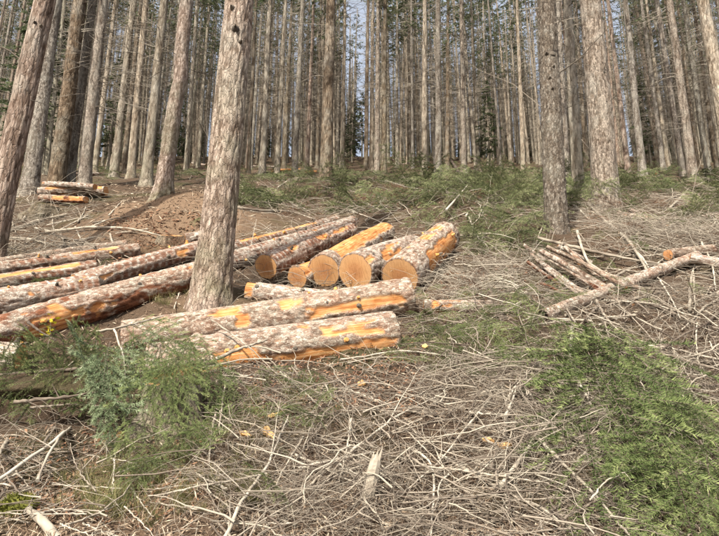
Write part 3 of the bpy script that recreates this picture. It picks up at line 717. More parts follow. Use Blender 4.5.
# far stacks
ST = 'short logs stacked behind the left trunks'
log((44, 184, .06, None, .30), (95, 187, .065, None, .26), 'thin grey log on top of the left stack', [], seed=31, group=ST)
log((40, 192, .105, None, .08), (106, 191, .11, None, .08), 'middle log of the left stack with pale right end', [(0, 100, .1, 1, .25)], seed=32, group=ST, brown=.3)
log((41, 198, .08, None, .02), (86, 200, .075, None, .02), 'reddish lowest log of the left stack', [(-30, 60, 0, 1, .05)], seed=33, group=ST, brown=.7)
log((66, 164, .07), (76, 162, .07), 'log end peeping between trunks behind the left stack', [], seed=34, group=ST)
log((70, 175, .075), (98, 174, .07), 'brown log lying behind the left stack', [], seed=35, group=ST, brown=.5)
FS = 'short logs far up the slope'
log((248, 166, .07), (276, 167, .075), 'pale far log left of the far orange one', [], seed=36, group=FS, whiten=.2)
log((272, 171, .10), (300, 170, .10), 'bright orange far log right of the big front tree', [(-180, 180, 0, 1, .3)], seed=37, group=FS)
log((304, 172, .09), (317, 172, .09), 'small orange far log left of the dark middle trunk', [(-180, 180, 0, 1, .3)], seed=38, group=FS)
log((393, 164, .06), (411, 164, .06), 'lowest of the far stacked poles right of centre', [], seed=39, group=FS)
log((392, 160, .06, None, .12), (411, 161, .06, None, .12), 'middle of the far stacked poles right of centre', [], seed=40, group=FS)
log((392, 156, .05, None, .3), (405, 157, .05, None, .3), 'topmost of the far stacked poles right of centre', [], seed=41, group=FS)
log((427, 167, .08), (438, 168, .08), 'short far log left of the pale straight trunk', [(-180, 180, 0, 1, .1)], seed=42, group=FS)
log((494, 167, .06), (515, 169, .06), 'far pale log by the slim pair', [], seed=43, group=FS, whiten=.1)
log((462, 158, .06), (478, 158, .06), 'far reddish log between the pale straight and yellowish trunks', [], seed=44, group=FS)
log((640, 172, .08), (656, 173, .08), 'far log behind the leaning trunks on the right', [], seed=45, group=FS)
log((192, 163, .08), (206, 165, .08), 'far pale log left of the big front tree', [], seed=46, group=FS, whiten=.2)

# pole pile at right
POLES = [((531, 254), (590, 298), .030, .0, 'thin grey pole low in the middle of the pile'), ((550, 260), (612, 297), .028, .03, 'thin grey pole low at the right of the pile'), ((561, 252), (618, 283), .03, .2, 'pole lying highest across the right of the pile'), ((545, 268), (585, 300), .022, .0, 'thinnest pole at the front foot of the pile'),
         ((523, 245), (537, 256), .036, .06, 'stubby pole end sticking out left of the pole pile'), ((537, 260), (582, 294), .036, .02, 'lowest pale pole of the pole pile'),
         ((541, 251), (604, 286), .042, .10, 'thickest pole on top of the pole pile'), ((547, 247), (600, 270), .036, .14, 'straight pole behind the thickest one of the pile'),
         ((558, 246), (584, 258), .036, .12, 'short pole at the back of the pole pile'), ((565, 247), (596, 278), .036, .18, 'bent pole crossing the back of the pile'),
         ((552, 254), (598, 291), .034, .05, 'dark pole under the thickest one of the pile'), ((528, 262), (560, 286), .028, .02, 'thin dark pole at the left foot of the pile'),
         ((575, 262), (640, 287), .03, .08, 'long thin pole leaving the pile rightwards'), ((570, 268), (625, 300), .026, .04, 'thin low pole leaving the pile rightwards'),
         ((541, 283), (572, 297), .024, .02, 'small dark pole below the pole pile')]
for i, (a, b, r, lf, lab) in enumerate(POLES):
    log((a[0], a[1], r * .75, None, lf + .14), (b[0] + 8, b[1] + 5, r * .75, None, lf * .4 - .02), lab, [], seed=60 + i, group='poles in the pile at right', res=.012, name='pole', brown=.75 if 'dark' in lab else .15, whiten=-.18 if 'dark' in lab else -.06, flake=.2)

# ------------------------------------------------------------------ stumps
def stump(px, py, r, h, label, seed, ytop=None, cut=True, lean=(0, 0)):
    Y = depth(px, py); b = pt(px, py, Y); b[2] = G(b[0], b[1])
    e = empty('tree_stump', mat=frame(b, (lean[0], lean[1], 1))); tag(e, label, 'stump')
    k = 64; zz = np.linspace(-.25, h, max(8, int((h + .25) / .016))); th = np.arange(k) * 2 * math.pi / k
    Zg, Th = np.meshgrid(zz, th, indexing='ij')
    lob = 1 + .5 * np.cos(Th * 3 + seed) * np.cos(Th * 2 - seed)
    R = r * (1 + .55 * np.exp(-np.clip(Zg, -.1, None) / .16) * lob * .8)
    cx, cy = np.cos(Th) * r, np.sin(Th) * r
    n = fbm(cx * 15 + seed, cy * 15, Zg * 3.5, 3); fur = sstep(.7, .96, 1 - np.abs(2 * n - 1)); n2 = fbm(cx * 38, cy * 38, Zg * 18, 2)
    R = R - .014 * fur + .008 * (n2 - .5)
    V = np.stack([R * np.cos(Th), R * np.sin(Th), Zg + .0 * Th], -1); m = len(zz); i = np.arange(m * k).reshape(m, k)
    V[-1, :, 2] += .03 * (vnoise(np.cos(Th[-1]) * 3 + seed, np.sin(Th[-1]) * 3) - .5)
    Q = np.stack([i[:-1], np.roll(i[:-1], -1, 1), np.roll(i[1:], -1, 1), i[1:]], -1).reshape(-1, 4)
    link('bark', mk_mesh('bark', V, Q, None, True, [M_TRUNK_BROWN], np.clip(.6 - .5 * fur + .3 * (n2 - .5), 0, 1).ravel()), e)
    ring = V[-1]; c = ring.mean(0); P = [c + (ring - c) * f for f in (.995, .75, .5, .25)]; P = np.concatenate(P + [c[None]])
    P[:, 2] += .006 * (vnoise(P[:, 0] * 30, P[:, 1] * 30) - .5) - .004
    ii = np.arange(4 * k).reshape(4, k); q = np.stack([ii[:-1], np.roll(ii[:-1], -1, 1), np.roll(ii[1:], -1, 1), ii[1:]], -1).reshape(-1, 4)
    link('cut_top', mk_mesh('cut_top', P, q, np.stack([ii[-1], np.roll(ii[-1], -1), np.full(k, 4 * k)], -1), True, [M_CUT]), e)
    return e
stump(172, 420, .15, .2, 'grey barked stump in front, half hidden under hanging green boughs', 5)
stump(171, 240, .14, .06, 'low dark stump with orange sawn top between logs and soil mound', 7, lean=(0, -.35))
stump(478, 172, .2, .3, 'rotten grey stump at the foot of the yellowish slim trunk', 9)
stump(45, 216, .2, .12, 'mossy low stump below the left log stack', 11)

# ------------------------------------------------------------------ branches lying about
def polyline(pts, s):
    pts = np.asarray(pts, float); d = np.concatenate([[0], np.cumsum(np.linalg.norm(np.diff(pts, axis=0), axis=1))]); t = np.linspace(0, d[-1], s)
    out = np.stack([np.interp(t, d, pts[:, i]) for i in range(3)], -1)
    for _ in range(2): out[1:-1] = .25 * out[:-2] + .5 * out[1:-1] + .25 * out[2:]
    return out
def branch(px_pts, w, label, tint=.6, lift=.05, twigs=3, seed=0, taper=.45, group='loose branches on the ground', Y=None, mat=None):
    rg = np.random.default_rng(900 + seed)
    pts = [pt(q[0], q[1], Y[i] if Y else max(1.8, depth(q[0], q[1]) - lift * 1.6)) for i, q in enumerate(px_pts)]
    s = 22; P = polyline(pts, s); P += rg.normal(size=P.shape) * .002
    Ym = P[:, 1].mean(); r0 = w * Ym / F / 2
    base = P[0].copy(); t = np.linspace(0, 1, s)
    e = empty('fallen_branch', loc=base); tag(e, label, 'branch', group)
    V, Q = tubes((P - base)[None], (r0 * (1 - (1 - taper) * t) * (1 + .12 * rg.normal(size=s)))[None], 8)
    V2 = []
    A = Acc(); A.add(V, Q, tint=np.repeat(np.clip(tint + .15 * rg.normal(size=s), 0, 1), 8))
    for end in (0, s - 1):
        ring = np.arange(8) + end * 8; c = len(V); A.V[0] = np.concatenate([A.V[0], V[ring].mean(0)[None]]) if False else A.V[0]
        A.add(np.concatenate([V[ring], V[ring].mean(0)[None]]), None, np.stack([np.arange(8), (np.arange(8) + 1) % 8, np.full(8, 8)], -1), tint=.85)
    link('stem', A.mesh('stem', [mat or M_TWIG]), e)
    L = np.linalg.norm(P[-1] - P[0])
    for j in range(twigs):
        k = rg.integers(3, s - 2); d = P[k + 1] - P[k - 1]; d /= np.linalg.norm(d); d = d + rg.normal(size=3) * .6; d /= np.linalg.norm(d)
        PP, RR = twig_fan(rg, P[k] - base, d, L * rg.uniform(.15, .4), r0 * .45, 1)
        Vt, Qt = tubes(np.array(PP), np.array(RR), 5)
        B = Acc(); B.add(Vt, Qt, tint=np.clip(tint + rg.normal() * .15, 0, 1)); link('side_twig', B.mesh('side_twig', [mat or M_TWIG]), e)
    return e
BR = [
    ([(0, 452), (18, 420), (38, 392), (66, 368), (82, 355)], 3.2, 'long pale curved stick rising to the hanging boughs at left', .62, .14, 3),
    ([(224, 540), (242, 500), (270, 462), (280, 435), (288, 416)], 3.6, 'long pale stick with twigs rising from the bottom edge', .8, .10, 6),
    ([(178, 494), (196, 490), (208, 486), (217, 478)], 4.0, 'short thick pale broken stick on bare soil', .55, .03, 1),
    ([(184, 472), (210, 463), (234, 455)], 2.4, 'thin dark stick behind the short broken one', .3, .03, 1),
    ([(500, 486), (518, 462), (530, 444), (548, 416)], 5.0, 'thick straight grey stick leaning up toward the green bough', .68, .08, 1),
    ([(440, 455), (464, 468), (500, 488), (548, 512), (580, 534)], 4.2, 'long diagonal branch running down to the bottom right', .55, .05, 3),
    ([(491, 398), (472, 420), (440, 461), (407, 489)], 2.6, 'straight stick crossing the tangle below the front logs', .7, .09, 2),
    ([(414, 451), (427, 456), (434, 470), (434, 492), (431, 538)], 3.0, 'white hooked stick near the bottom centre', .95, .10, 0),
    ([(298, 468), (335, 459), (374, 452)], 2.6, 'yellowish straight stick left of the upright pale splinter', .75, .07, 0),
    ([(296, 498), (330, 466), (378, 430)], 2.8, 'straw coloured stick slanting up to the centre', .7, .06, 1),
    ([(361, 397), (400, 408), (444, 420)], 3.0, 'dark stick across the middle of the tangle', .35, .06, 2),
    ([(350, 452), (396, 416), (446, 392)], 2.6, 'pale stick crossing over the dark middle stick', .75, .08, 1),
    ([(280, 372), (305, 392), (326, 413)], 2.2, 'pale stick below the front log pointing down right', .8, .07, 0),
    ([(517, 373), (527, 388), (538, 408)], 3.6, 'grey broken stick left of the big green bough', .7, .05, 1),
    ([(572, 328), (571, 345), (570, 362), (582, 388), (596, 413)], 4.0, 'pale forked stick at the top of the big green bough', .85, .10, 4),
    ([(722, 308), (704, 326), (688, 331), (672, 342), (656, 354)], 3.2, 'dark curved branch at the right edge', .2, .12, 3),
    ([(538, 238), (562, 244), (600, 253), (634, 260), (668, 265)], 4.0, 'long dark pole lying behind the pole pile', .3, .16, 0),
    ([(577, 231), (582, 248), (588, 263), (602, 274), (618, 285)], 3.6, 'bent pale branch above the pole pile', .65, .25, 1),
    ([(588, 203), (606, 222), (628, 239), (638, 254), (648, 273)], 4.0, 'long curved branch from the furrowed trunk to the birch pole', .55, .2, 2),
    ([(573, 204), (584, 214), (595, 226)], 2.4, 'pale stick between the two big right trunks', .8, .12, 0),
    ([(570, 221), (612, 224), (680, 232), (722, 236)], 2.0, 'long thin straight stick across the right background', .75, .1, 1),
    ([(10, 231), (37, 221), (67, 214)], 5.0, 'thick brown branch at left with a sawn pale end', .35, .08, 1),
    ([(46, 232), (90, 227), (130, 228), (162, 236)], 3.2, 'long pale arching stick before the soil mound', .65, .12, 1),
    ([(82, 240), (120, 233), (148, 229)], 3.4, 'straight pale stick under the arching one', .7, .05, 0),
    ([(0, 238), (25, 238), (62, 247)], 2.6, 'pale stick slanting down to the left logs', .7, .06, 2),
    ([(0, 214), (8, 208), (16, 203)], 3.0, 'short pale stick at the foot of the leaning tree', .7, .1, 0),
    ([(-5, 482), (40, 452), (62, 434), (86, 416)], 3.0, 'pale stick running from the left edge up to the dark hollow', .85, .12, 2),
    ([(-5, 483), (40, 464), (62, 455)], 2.2, 'thin pale stick below the dark hollow', .8, .06, 1),
    ([(38, 480), (46, 458), (56, 440), (85, 418)], 2.4, 'thin arching stick in front of the dark hollow', .75, .14, 1),
    ([(36, 513), (60, 509), (78, 510), (95, 515)], 2.6, 'pale curved stick near the mossy stub', .8, .05, 2),
    ([(60, 527), (92, 516), (110, 508), (126, 501)], 2.4, 'thin forked stick at the bottom left', .75, .06, 3),
    ([(234, 207), (262, 211), (290, 211), (314, 219)], 3.4, 'long brown stick behind the upper logs', .5, .1, 1),
    ([(364, 202), (380, 210), (396, 219)], 2.0, 'upper white stick on the green behind the logs', .9, .12, 0),
    ([(338, 208), (360, 214), (382, 222), (396, 232)], 2.0, 'lower white stick on the green behind the logs', .85, .1, 0),
    ([(469, 217), (473, 227), (479, 239)], 2.4, 'short white stick standing in the green right of the logs', .9, .15, 0),
    ([(513, 284), (530, 298), (553, 316)], 2.2, 'pale stick slanting down left of the pole pile', .85, .08, 0),
    ([(510, 289), (540, 295), (566, 302)], 2.4, 'white stick under the pole pile', .85, .05, 0),
    ([(503, 312), (517, 305), (531, 297)], 4.2, 'split pale piece of branch beside the thin log', .95, .04, 0),
    ([(450, 159), (460, 174), (471, 188)], 4.0, 'black snapped root sticking up from the brush heap', .0, .4, 2),
    ([(446, 210), (456, 199), (470, 182)], 1.6, 'white twig propped on the brush heap', .95, .3, 2),
    ([(466, 216), (474, 203), (486, 196)], 1.6, 'white forked twig right on the brush heap', .95, .3, 2),
    ([(709, 169), (687, 191), (668, 210)], 2.8, 'pale leaning stick under the mottled trunk', .9, .3, 0),
    ([(192, 281), (180, 290), (174, 309)], 2.0, 'thin pale arc beside the foot of the big tree', .8, .08, 0),
    ([(222, 368), (243, 376), (264, 376), (300, 372)], 3.0, 'pale curved stick lying under the front log', .75, .05, 0),
    ([(500, 330), (560, 321), (600, 318)], 1.8, 'straight thin stick below the thin pale log', .8, .06, 0),
    ([(600, 290), (626, 312), (644, 322), (662, 330)], 3.0, 'grey branch under the birch pole', .55, .08, 3),
    ([(596, 300), (606, 318), (618, 330)], 3.4, 'broken grey branch dropping below the birch pole', .6, .08, 1),
    ([(640, 300), (690, 320), (722, 330)], 2.6, 'brown branch low at the right', .4, .06, 3),
    ([(660, 280), (672, 300), (680, 318)], 2.0, 'thin pale drooping twig under the pole at right', .85, .12, 2),
    ([(700, 240), (712, 262), (716, 290)], 2.4, 'pale bent stick standing at the right edge', .8, .2, 2),
    ([(604, 300), (650, 303), (700, 318)], 2.4, 'straight pale stick in the right brush', .75, .08, 1),
    ([(340, 360), (400, 350), (470, 358), (520, 352)], 1.8, 'long thin pale stem right of the front log end', .8, .07, 2),
    ([(540, 440), (570, 470), (600, 500), (630, 536)], 4.0, 'grey branch along the lower edge of the green bough', .55, .10, 4),
    ([(590, 500), (606, 480), (640, 466)], 2.0, 'white curved twig inside the green bough', .9, .2, 2),
]
for i, (p, w, lab, ti, lf, tw) in enumerate(BR): branch(p, w, lab, ti, lf, tw, i)
branch([(210, 319), (246, 344), (283, 380)], 2.0, 'thin greenish stem leaning over the front log', .45, seed=70, twigs=0, Y=[4.35, 4.15, 4.05])
branch([(216, 359), (238, 349), (267, 340)], 4.0, 'short brown branch stub reaching over the front log', .45, seed=71, twigs=0, Y=[4.05, 4.1, 4.25])
branch([(114, 329), (124, 356), (126, 384)], 2.2, 'thin pale twig hanging in front of the boughs at left', .8, seed=72, twigs=1, Y=[3.7, 3.55, 3.5])
branch([(96, 332), (122, 327), (164, 316)], 2.4, 'pale twig reaching right over the boughs at left', .7, seed=73, twigs=2, Y=[3.75, 3.8, 4.3])
branch([(28, 322), (42, 333), (56, 340)], 3.0, 'dark stick beside the yellow leaves', .1, seed=74, twigs=0, Y=[4.3, 4.25, 4.2])
# random medium sticks
def rand_sticks(n, box, wr, Lr, label, group, seed):
    rg = np.random.default_rng(seed)
    for i in range(n):
        px, py = rg.uniform(box[0], box[2]), rg.uniform(box[1], box[3]); a = rg.uniform(0, 2 * math.pi); L = rg.uniform(*Lr)
        cv = rg.normal() * .14
        q = [(px + math.cos(a) * L * t + math.sin(a) * L * cv * t * t, py + math.sin(a) * L * t * .6) for t in (0, .35, .7, 1)]
        q = [(x, min(y, 575)) for x, y in q]
        branch(q, rg.uniform(*wr), label, rg.uniform(.2, .85), rg.uniform(.02, .12), int(rg.integers(1, 5)), 1000 + seed * 100 + i, group=group)
rand_sticks(46, (190, 385, 590, 550), (1.3, 3.2), (35, 130), 'dry grey stick in the tangle of brushwood below the front logs', 'sticks in the front tangle', 1)
rand_sticks(30, (-20, 440, 200, 560), (1.0, 2.0), (30, 100), 'dry pale stick on the ground in the bottom left corner', 'sticks at bottom left', 2)
rand_sticks(42, (570, 270, 760, 400), (1.3, 3.2), (30, 110), 'grey stick in the brush heap under the birch pole', 'sticks in the right brush heap', 3)
rand_sticks(24, (600, 195, 730, 260), (1.2, 2.4), (20, 60), 'pale stick behind the birch pole on the right slope', 'sticks on the right slope', 4)
rand_sticks(22, (0, 208, 110, 248), (1.2, 2.4), (20, 60), 'pale stick on the litter above the left logs', 'sticks above the left logs', 5)
rand_sticks(24, (240, 185, 540, 250), (1.0, 2.0), (20, 60), 'thin pale stick on the green brash behind the logs', 'sticks on the green brash', 6)
rand_sticks(26, (420, 300, 580, 400), (1.2, 2.4), (25, 80), 'dry stick between the thin pale log and the big green bough', 'sticks right of the front logs', 7)

# ------------------------------------------------------------------ fine dry twigs and litter (uncountable)
def ground_samples(n, rects, rg):
    """rects: (x0,y0,x1,y1,weight) in photo pixels -> ground points"""
    w = np.array([r[4] for r in rects], float); w /= w.sum(); k = rg.choice(len(rects), n, p=w); rc = np.array([r[:4] for r in rects], float)[k]
    px = rg.uniform(rc[:, 0], rc[:, 2]); py = rg.uniform(rc[:, 1], rc[:, 3])
    Y = depth_many(px, py); dx, _ = ray(px, py); return dx * Y, Y
def hollow(x, y):
    return ((x + 2.08) / .64) ** 2 + ((y - 3.85) / .62) ** 2 < 1
def twig_mass(name, label, n, rects, Lr, rr, h, seed, mat, tintr=(.2, 1.0), s=5, curl=.5, lay=1.0):
    rg = np.random.default_rng(seed); x, y = ground_samples(n, rects, rg)
    keep = fbm(x * 2.2 + seed, y * 2.2, 1., 3) > rg.uniform(.30, .58, n)
    keep &= ~hollow(x, y); x, y = x[keep], y[keep]; n = len(x)
    sc = np.clip(y / 4.0, .8, 3.0); L = rg.uniform(*Lr, n) * sc ** .5; a = rg.uniform(0, 2 * math.pi, n) ; cv = rg.normal(0, curl, n)
    t = np.linspace(0, 1, s)
    ang = a[:, None] + cv[:, None] * t * 1.6 + rg.normal(0, .12, (n, s)) * (1.0 if s < 7 else 1.6)
    st = (L / (s - 1))[:, None]
    X = x[:, None] + np.cumsum(np.cos(ang) * st, 1); Yy = y[:, None] + np.cumsum(np.sin(ang) * st * .75, 1)
    h0 = rg.uniform(0, 1, n) ** 1.6 * h; tilt = rg.normal(0, .28, n) * L * lay; arch = np.abs(rg.normal(0, .12, n)) * L * lay
    base = G(X, Yy); base = .5 * base + .5 * (base[:, :1] + (base[:, -1:] - base[:, :1]) * t)
    Z = base + .004 + h0[:, None] + np.clip(tilt[:, None] * (t - .3), -.03, None) + (arch[:, None] * np.sin(t * math.pi))
    r = (rr[0] + (rr[1] - rr[0]) * rg.uniform(0, 1, n) ** 1.8) * np.clip(y / 4.2, .7, 3.2) ** .6
    V, Q = tubes(np.stack([X, Yy, Z], -1), r[:, None] * (1 - .7 * t), 3 if s < 7 else 5)
    tint = np.repeat(np.clip(rg.uniform(*tintr, n) - .15 * (h0 < .01), 0, 1), s * (3 if s < 7 else 5))  # lowest-lying twigs tinted darker, shade under the pile put into the colour
    o = link(name, mk_mesh(name, V, Q, None, True, [mat], tint)); tag(o, label, 'twigs', kind='stuff'); return o
twig_mass('dry_twigs', 'tangled fine grey twigs covering the ground in front', 12500,
          [(200, 375, 600, 545, 6), (-60, 430, 130, 560, 1.5), (130, 440, 210, 560, .3), (590, 290, 800, 420, 3.0), (420, 315, 580, 400, 1.6), (200, 545, 620, 620, 1), (560, 420, 780, 560, 1.5), (-150, 430, -40, 560, .3)],
          (.08, .45), (.0008, .0021), .15, 51, M_TWIG, (.0, .85), curl=.75)
twig_mass('slope_twigs', 'fine pale twigs scattered over the slope behind the logs', 11000,
          [(-40, 205, 95, 265, .8), (230, 185, 560, 300, 2.2), (610, 190, 780, 255, 1.6), (560, 190, 610, 235, .4), (600, 225, 730, 268, 1.0), (430, 270, 530, 320, .6), (-60, 158, 780, 190, 2.2)],
          (.12, .6), (.0014, .0034), .26, 52, M_TWIG, (.1, .9), curl=.7)
SLASH = [(205, 378, 600, 545, 6), (-60, 430, 115, 560, 1.2), (590, 300, 800, 420, 2.8), (650, 245, 800, 300, .9), (420, 312, 580, 400, 1.3), (200, 545, 620, 620, 1), (560, 420, 780, 560, .35), (-150, 430, -40, 560, .3)]
twig_mass('dry_sticks', 'pale grey sticks piled over the finer twigs in front', 2700, SLASH, (.10, .80), (.0016, .0075), .17, 53, M_TWIG, (.0, .72), s=8, curl=.13, lay=.3)
twig_mass('slope_sticks', 'pale sticks lying over the slope behind the logs', 620, [(-40, 205, 95, 262, .8), (230, 185, 560, 250, 1.6), (600, 190, 780, 248, 1.6), (430, 270, 530, 320, .6)], (.2, .9), (.003, .006), .2, 54, M_TWIG, (.1, .95), s=8, curl=.25, lay=.5)
def litter(name, label, n, rects, seed, mat, Lr=(.02, .08), wr=(.0015, .004)):
    rg = np.random.default_rng(seed); x, y = ground_samples(n, rects, rg)
    x = x + rg.normal(0, .02, n); y = y + rg.normal(0, .03, n); k = ~hollow(x, y); x, y = x[k], y[k]; n = len(x)
    L = rg.uniform(*Lr, n) * np.clip(y / 4, .8, 2.5); w = rg.uniform(*wr, n) * np.clip(y / 4, .8, 2.5); a = rg.uniform(0, 2 * math.pi, n)
    d = np.stack([np.cos(a), np.sin(a), rg.normal(0, .3, n) + .45 * np.sin(a)], -1); q = np.stack([-np.sin(a), np.cos(a), rg.normal(0, .4, n) + .45 * np.cos(a)], -1)
    c = np.stack([x, y, G(x, y) + rg.uniform(.002, .035, n)], -1)
    d *= (L / 2)[:, None]; q *= w[:, None]
    V = np.stack([c - d, c + q, c + d, c - q], 1).reshape(-1, 3); Q = np.arange(4 * n).reshape(-1, 4)
    o = link(name, mk_mesh(name, V, Q, None, False, [mat], np.repeat(rg.uniform(0, 1, n), 4))); tag(o, label, 'litter', kind='stuff')
litter('needle_litter', 'brown fallen needles and bark flakes on the ground', 42000, [(-80, 330, 780, 580, 8), (-60, 200, 780, 330, 4), (100, 195, 230, 240, .6), (-60, 165, 780, 200, 1)], 61, M_LITTER)
litter('bark_flakes', 'torn reddish bark flakes strewn round the logs', 7000, [(100, 236, 200, 260, 1.2), (250, 345, 420, 420, 2), (0, 430, 200, 530, 1.5), (440, 270, 540, 310, 1), (340, 195, 430, 225, 1.2), (400, 195, 490, 225, 1)], 62, M_RUST, (.015, .05), (.003, .008))

# ------------------------------------------------------------------ green conifer boughs
def bough_meshes(name, seed, L, nl, side, needle, sp, mat, droop=.2, nw=.075, tw=.055):
    """flat spray of needles along x; returns stem mesh, needle mesh"""
    rg = np.random.default_rng(seed); P, R = [], []; s = 6; t = np.linspace(0, 1, s)
    def curve(b, d, Ln, r, sag):
        sdv = np.array([-d[1], d[0], 0]); p = b + d * (Ln * t)[:, None] + sdv * (rg.normal() * .10 * Ln * t ** 2)[:, None] - np.array([0, 0, 1.]) * (sag * Ln * t ** 2)[:, None]
        P.append(p); R.append(r * (1 - .8 * t)); return p
    def at(p, f):
        k = min(int(f * (s - 1)), s - 2); return p[k] + (p[k + 1] - p[k]) * (f * (s - 1) - k), (p[k + 1] - p[k]) / np.linalg.norm(p[k + 1] - p[k])
    main = curve(np.zeros(3), np.array([1., 0, .12]), L, .0035 * L + .001, droop)
    lines = [(main, L, .08)]
    for i in range(nl):
        f = .04 + .94 * (i + rg.uniform(0, .8)) / nl; b, d = at(main, f); sg = 1 if i % 2 else -1
        a = sg * rg.uniform(.65, 1.05); dd = np.array([d[0] * math.cos(a) - d[1] * math.sin(a), d[0] * math.sin(a) + d[1] * math.cos(a), d[2] + rg.normal() * .12])
        Ls = side * L * (1.08 - f) ** .7 * rg.uniform(.75, 1.1) + .04
        p = curve(b, dd, Ls, .0022, droop * rg.uniform(.3, 1.6)); lines.append((p, Ls, .08))
        for j in range(int(Ls / tw)):
            f2 = .2 + .75 * (j + rg.uniform(0, .8)) / max(1, int(Ls / tw)); b2, d2 = at(p, f2); a = (1 if j % 2 else -1) * rg.uniform(.6, 1.0)
            d3 = np.array([d2[0] * math.cos(a) - d2[1] * math.sin(a), d2[0] * math.sin(a) + d2[1] * math.cos(a), d2[2] + rg.normal() * .15])
            L3 = min(.45 * Ls, .14) * (1.15 - f2) * rg.uniform(.7, 1.2) + .02; lines.append((curve(b2, d3, L3, .0013, droop * .6), L3, 0.0))
    V, Q = tubes(np.array(P), np.array(R), 3)
    stem = mk_mesh(name + '_stem', V, Q, None, True, [M_TWIG], np.full(len(V), .12))
    NV, tt = [], []
    for p, Ln, f0 in lines:
        n = max(4, int(Ln * (1 - f0) / sp)); f = f0 + (1 - f0) * (np.arange(n) + rg.uniform(0, 1, n)) / n; k = np.minimum((f * (s - 1)).astype(int), s - 2)
        seg = p[k + 1] - p[k]; b = p[k] + seg * (f * (s - 1) - k)[:, None]; d = seg / np.linalg.norm(seg, axis=1, keepdims=True)
        u = np.cross(d, np.array([0, 0, 1.])); u /= np.linalg.norm(u, axis=1, keepdims=True) + 1e-9; wv = np.cross(u, d)
        ph = np.where(rg.uniform(size=n) < .5, 0, math.pi) + rg.normal(0, .75, n)
        out = u * np.cos(ph)[:, None] + wv * np.abs(np.sin(ph))[:, None]
        dr = out * .85 + d * rg.uniform(.35, .8, n)[:, None]; dr /= np.linalg.norm(dr, axis=1, keepdims=True)
        ln = needle * rg.uniform(.7, 1.25, n); w = np.cross(dr, wv + rg.normal(0, .4, (n, 3))); w /= np.linalg.norm(w, axis=1, keepdims=True) + 1e-9
        w *= (needle * nw)
        NV.append(np.stack([b - w, b + w, b + dr * ln[:, None]], 1).reshape(-1, 3))
        tt.append(np.repeat(np.clip(.34 + .50 * f * (Ln < .3) + rg.normal(0, .12, n), 0, 1), 3))
    NV = np.concatenate(NV)
    nd = mk_mesh(name + '_needles', NV, None, np.arange(len(NV)).reshape(-1, 3), False, [mat], np.concatenate(tt))
    return stem, nd
B_NEAR = [bough_meshes('bough', 400 + i, 1.0, 17, .36, .023, .0021, M_NEEDLE, (.35, .5, .25, .6)[i], .075, .085) for i in range(4)]
B_BLUE = [bough_meshes('blue_bough', 410 + i, .9, 18, .30, .025, .0022, M_NEEDLE_BLUE, .30, .09, .075) for i in range(2)]
B_MID = [bough_meshes('mid_bough', 420 + i, .9, 15, .40, .034, .0045, M_NEEDLE_MID, .25, .085, .09) for i in range(3)]
B_RUST = [bough_meshes('rust_bough', 430 + i, .7, 14, .4, .026, .007, M_RUST) for i in range(2)]
print('bough tris', [len(b[1].polygons) for b in B_NEAR + B_BLUE + B_MID])

def bough_obj(a, b, ya, yb, proto, label, roll=0.0, group='cut green boughs', arch=0.0, scale=None):
    ya = min(ya, depth(*a) - .06); yb = min(yb, depth(*b) - .10)
    A, B = pt(a[0], a[1], ya), pt(b[0], b[1], yb); d = B - A; L = np.linalg.norm(d); d /= L
    n = normal_at(*(A[:2])); n = n - d * n.dot(d); n /= np.linalg.norm(n); s = np.cross(n, d)
    m = Matrix((Vector(d), Vector(s), Vector(n))).transposed().to_4x4() @ Matrix.Rotation(roll, 4, 'X')
    k = L if scale is None else scale
    m = Matrix.Translation(Vector(A)) @ m @ Matrix.Diagonal((k, k, k, 1))
    e = empty('conifer_bough', mat=m); tag(e, label, 'bough', group)
    link('stem', proto[0], e); tag(link('needles', proto[1], e), kind='stuff')
    return e
RB = [((568, 322), (690, 408), 0, 0, '', 'feathery spray on the ridge of the big green bough', -.5), ((630, 372), (705, 520), 0, 0, '', 'long hanging spray right of the dark gap', .4), ((680, 400), (740, 470), 0, 0, '', 'bright tipped spray at the right edge', .3),
      # the big green bough at right: start px, end px, depths
    ((585, 318), (650, 420), 4.35, 3.55, 'bough', 'topmost spray of the big green bough at right', .2), ((600, 335), (700, 440), 4.15, 3.35, '', 'long middle spray of the big green bough at right', -.3),
    ((620, 350), (735, 405), 4.05, 3.55, '', 'upper right spray of the big green bough', .3), ((605, 345), (628, 450), 4.1, 3.15, '', 'spray hanging left from the big green bough', .1),
    ((640, 390), (735, 500), 3.7, 3.0, '', 'lower right spray of the big green bough by the right edge', -.2), ((640, 400), (676, 490), 3.7, 2.85, '', 'lower spray of the big green bough above the dark gap', .3),
    ((572, 352), (583, 425), 3.95, 3.1, '', 'leftmost thin spray beside the big green bough', -.4), ((660, 430), (700, 550), 3.4, 2.7, '', 'spray in the bottom right corner', .2),
    ((700, 440), (745, 545), 3.35, 2.75, '', 'spray cut by the bottom right edge', -.2), ((580, 325), (640, 390), 4.3, 3.7, '', 'pale upper left spray of the big green bough', .5),
    ((650, 360), (722, 450), 0, 0, '', 'spray overlapping the right side of the big green bough', .0), ((588, 352), (640, 455), 0, 0, '', 'spray in the heart of the big green bough', .5), ((615, 330), (668, 392), 0, 0, '', 'short upper spray of the big green bough under the brush', -.2), ((670, 385), (736, 442), 0, 0, '', 'pale spray reaching the right edge above the others', .4), ((684, 470), (738, 540), 0, 0, '', 'low pale spray near the right edge', .1),
    ((585, 400), (590, 500), 3.55, 2.8, '', 'drooping spray left of the dark gap', .2)]
for i, (a, b, ya, yb, _, lab, ro) in enumerate(RB): bough_obj(a, b, depth(*a) - .15 - .08 * (i % 3), depth(*b) - .22 - .15 * (i % 4), B_NEAR[i % 4], lab, ro, 'sprays of the big green bough')
